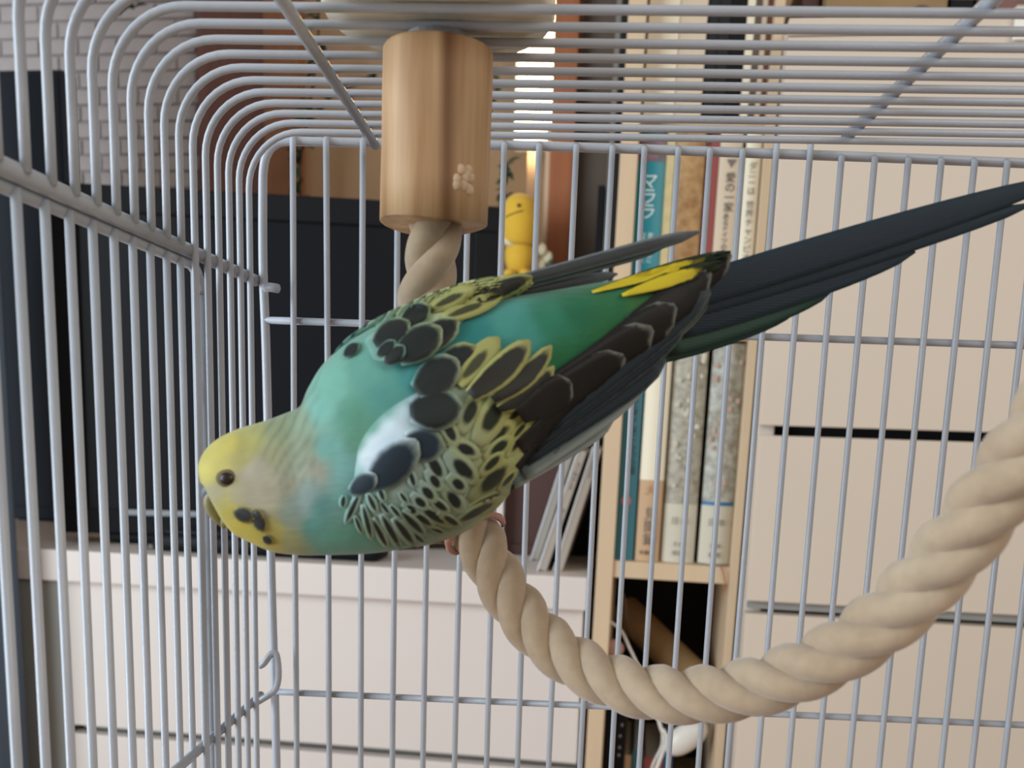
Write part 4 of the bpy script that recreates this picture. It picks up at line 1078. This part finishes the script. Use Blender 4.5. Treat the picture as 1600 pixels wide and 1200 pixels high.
def rowf(r0, r1, a0, a1, n, wid, kind, off, jit=2):
    """A row of coverts on an arc round the shoulder; those low on the wing lie nearly parallel."""
    for i in range(n):
        pol = a0 + (a1 - a0) * i / max(1, n - 1) + random.uniform(-jit, jit)
        dr = pol * 0.75 if pol < 30 else 22 + (pol - 30) * 0.46
        a, d_ = math.radians(pol), math.radians(dr + random.uniform(-3, 3))
        rm = (r0 + r1) / 2; L_ = (r1 - r0) * random.uniform(.92, 1.08)
        c_ = (cx_ + rm * math.cos(a), cy_ + rm * math.sin(a))
        feather((c_[0] - L_ / 2 * math.cos(d_), c_[1] - L_ / 2 * math.sin(d_)), (c_[0] + L_ / 2 * math.cos(d_), c_[1] + L_ / 2 * math.sin(d_)), wid * random.uniform(.9, 1.1), kind, rwing, off + 0.00022 * (i % 3), 0.0004, nu=8, nv=5, camber=.0003)
random.seed(17)
# each covert: start and end of its dark mark (crop units of a quarter pixel) and the mark's width
MK = [(1180, 230, 1290, 120, 40, 'marky'), (1200, 420, 1290, 300, 34, 'marky'), (1215, 330, 1280, 250, 30, 'marky'), (1025, 300, 1135, 105, 95, 'marky'), (905, 250, 975, 100, 70, 'marky'), (1045, 365, 1180, 265, 60, 'marky'), (1070, 440, 1170, 355, 55, 'marky'), (1030, 540, 1120, 455, 45, 'marky'), (1005, 675, 1160, 520, 85, 'marky'),
      (950, 775, 1120, 690, 36, 'marky'), (880, 855, 1080, 745, 46, 'marky'), (1140, 640, 1210, 560, 30, 'marky'),
      (785, 250, 840, 350, 55, 'mark'), (865, 385, 965, 435, 62, 'mark'), (845, 480, 945, 585, 78, 'mark'), (835, 600, 895, 655, 55, 'mark'), (805, 680, 875, 775, 62, 'mark'), (655, 790, 775, 865, 46, 'mark'), (715, 735, 785, 785, 42, 'mark'), (780, 830, 860, 880, 34, 'mark'),
      (690, 465, 755, 575, 62, 'mark'), (695, 575, 745, 645, 50, 'mark'), (645, 650, 705, 715, 50, 'mark'), (600, 715, 655, 765, 46, 'mark'), (545, 765, 595, 805, 42, 'mark'), (595, 815, 690, 880, 36, 'mark'),
      (515, 805, 645, 935, 42, 'bar'), (465, 845, 585, 1000, 44, 'bar'), (390, 825, 495, 1015, 40, 'bar'), (330, 850, 415, 1010, 34, 'bar'), (270, 765, 320, 960, 32, 'bar'), (300, 690, 350, 795, 32, 'bar'), (245, 690, 165, 860, 34, 'bar'), (365, 640, 400, 730, 30, 'bar'), (220, 830, 260, 930, 22, 'bar'),
      (440, 760, 500, 830, 26, 'bar'), (380, 740, 430, 810, 26, 'bar'), (560, 540, 590, 640, 34, 'bar'), (500, 680, 545, 740, 26, 'bar'), (150, 700, 140, 770, 30, 'bar'), (570, 930, 650, 990, 26, 'bar'), (690, 900, 770, 930, 24, 'bar')]
random.seed(17)
for q_, (ax_, ay_, bx2_, by2_, wd_, kd_) in enumerate(MK):
    ax_, ay_, bx2_, by2_ = ax_ / 4 + 500, ay_ / 4 + 600, bx2_ / 4 + 500, by2_ / 4 + 600
    dx_, dy_ = bx2_ - ax_, by2_ - ay_
    u0_, u1_ = {'marky': (.24, .80), 'mark': (.30, .80), 'bar': (.06, .90)}[kd_]
    if kd_ == 'mark': pass
    k0 = u0_ / (u1_ - u0_); k1 = (1 - u1_) / (u1_ - u0_)
    feather((ax_ - dx_ * k0, ay_ - dy_ * k0), (bx2_ + dx_ * k1, by2_ + dy_ * k1), wd_ / 4 * (2.0 if kd_ == 'bar' else 1.9), kd_, rwing, {'marky': .0001, 'mark': .0003, 'bar': .0004}[kd_] + .00008 * (q_ % 4), .0002, nu=9, nv=5, camber=.0001)
# far wing: long primaries and coverts
for b_, t_, w_, o_, d_ in (((780, 462), (965, 428), 18, 0, (.216, .222)), ((785, 452), (1040, 384), 22, 0, (.2155, .223)), ((790, 444), (1094, 362), 22, 0, (.215, .2235))):
    feather(b_, t_, w_, 'flyd', lwing, 0, 0, dpath=d_, nu=11, nv=5, name='flight_feather', round_=.75, basew=.8)
for b_, t_, w_, k_, o_ in (((735, 470), (832, 432), 34, 'tert', .0010), ((690, 498), (785, 462), 30, 'yel', .0012), ((672, 482), (745, 448), 30, 'yel', .0010), ((655, 545), (716, 500), 44, 'spot', .0014), ((620, 560), (690, 512), 56, 'spot', .0020), ((628, 505), (672, 478), 36, 'spot', .0012), ((585, 538), (640, 502), 42, 'spot', .0018), ((590, 556), (618, 532), 20, 'spot', .0022), ((602, 568), (632, 540), 26, 'spot', .0022), ((538, 556), (560, 536), 18, 'spot', .0010)):
    feather(b_, t_, w_, k_, lwing, o_ * .9, .0004, nu=8, nv=5, camber=.0002)
# throat spots
for b_, t_, w_ in (((364, 798), (398, 812), 24), ((386, 808), (412, 806), 24), ((398, 800), (412, 832), 22), ((410, 838), (426, 850), 14)):
    feather(b_, t_, w_, 'throat', bird, .0004, .0002, nu=6, nv=5, name='throat_spot', carrier=car)
# cheek patch feathers
# eye, beak, cere
M_eye = mat('dark_eye', srgb(44, 32, 28), 0.3)
M_ring = mat('brown_eye_ring', srgb(120, 104, 78), 0.8)
for sgn in (0, 1):
    q = car.hit(355, 748)
    if sgn: q = Vector((q.x, 2 * 0.2115 - q.y, q.z))
    s = 1 if sgn else -1
    ey = MB().ell(q - Vector((0, s * 0.0003, 0)), 0.0026, 0.0008, 0.0020, 18, 10).build('eye', M_ring, bird, smooth=True)
    MB().ell(q + Vector((0, s * 0.0001, 0)), 0.0017, 0.0009, 0.0014, 16, 10).build('pupil', M_eye, ey, smooth=True)
M_beak = mat('horn_beak', srgb(150, 142, 104), 0.35, var=.08, scale=200)
M_cere = mat('blue_grey_cere', srgb(112, 126, 140), 0.45)
YH = .2119
def blob_path(pts, name, m, par=bird, seg=18, fl=1.0):
    sp_ = smooth_path(pts, 16)
    rs = []
    for i, (x, y, r) in enumerate(sp_):
        x2, y2, _ = sp_[min(i + 1, 15)]; x1, y1, _ = sp_[max(i - 1, 0)]
        t = Vector((x2 - x1, y2 - y1)); t.normalize()
        c = P(x, y, YH); a = P(x - t.y * r, y + t.x * r, YH) - c; dv = Vector((0, a.length * fl, 0))
        rs.append([c + a * math.cos(2 * PI * k / seg) + dv * math.sin(2 * PI * k / seg) for k in range(seg)])
    return MB().rings(rs).build(name, m, par, smooth=True)
blob_path([(340, 768, 13), (331, 776, 12), (329, 788, 10.5), (333, 801, 8.5), (341, 814, 5.5), (348, 823, 1)], 'upper_beak', M_beak)
blob_path([(360, 800, 9), (354, 810, 9), (350, 819, 6), (349, 826, 2)], 'lower_beak', M_beak)
blob_path([(350, 760, 13), (335, 763, 14), (325, 769, 11), (321, 779, 6)], 'cere', M_cere)
# feet gripping the rope
M_foot = mat('pinkish_grey_skin', srgb(186, 140, 128), 0.6, var=.06, scale=300, bump=.3, bscale=900)
iF = min(range(len(cp)), key=lambda i: (Vector(pix(cp[i])) - Vector((735, 825))).length)
for di, sgn in ((0, 1), (-14, -1)):
    c0 = cp[iF + di]; t = (cp[iF + di + 1] - cp[iF + di - 1]).normalized()
    N = Vector((0, -1, 0)); N = (N - t * N.dot(t)).normalized(); B = t.cross(N)
    ft = MB().tube([c0 + N * 0.013 - t * 0.004, c0 + N * 0.0105 - t * .002, c0 + N * 0.0078], lambda u: 0.0017 + .0005 * u, 12).build('foot', M_foot, bird, smooth=True)
    for (ta, sg) in ((-.0028, 1), (.0024, 1), (-.0030, -1), (.0030, -1)):
        pts = []
        for k in range(9):
            a = sg * k / 8 * 1.9
            pts.append(c0 + t * (ta * (k / 8) ** .6) + N * (0.0077 * math.cos(a)) + B * (0.0077 * math.sin(a)))
        tm = MB().tube(pts, lambda u: 0.00125 - 0.0004 * u + (0.00015 * math.sin(u * 18)), 10)
        tm.build('toe', M_foot, ft, smooth=True)
        e = pts[-1]; g = (pts[-1] - pts[-2]).normalized()
        MB().tube([e - g * .0004, e + g * 0.0012 - (e - c0).normalized() * .0004, e + g * 0.0022 - (e - c0).normalized() * .0012], lambda u: 0.0006 * (1 - u) + .0001, 8).build('claw', M_maroon, ft, smooth=True)

for o in D.objects:
    for k in ('_org_f', '_u', '_w0', '_wt', '_v'):
        if k in o: del o[k]
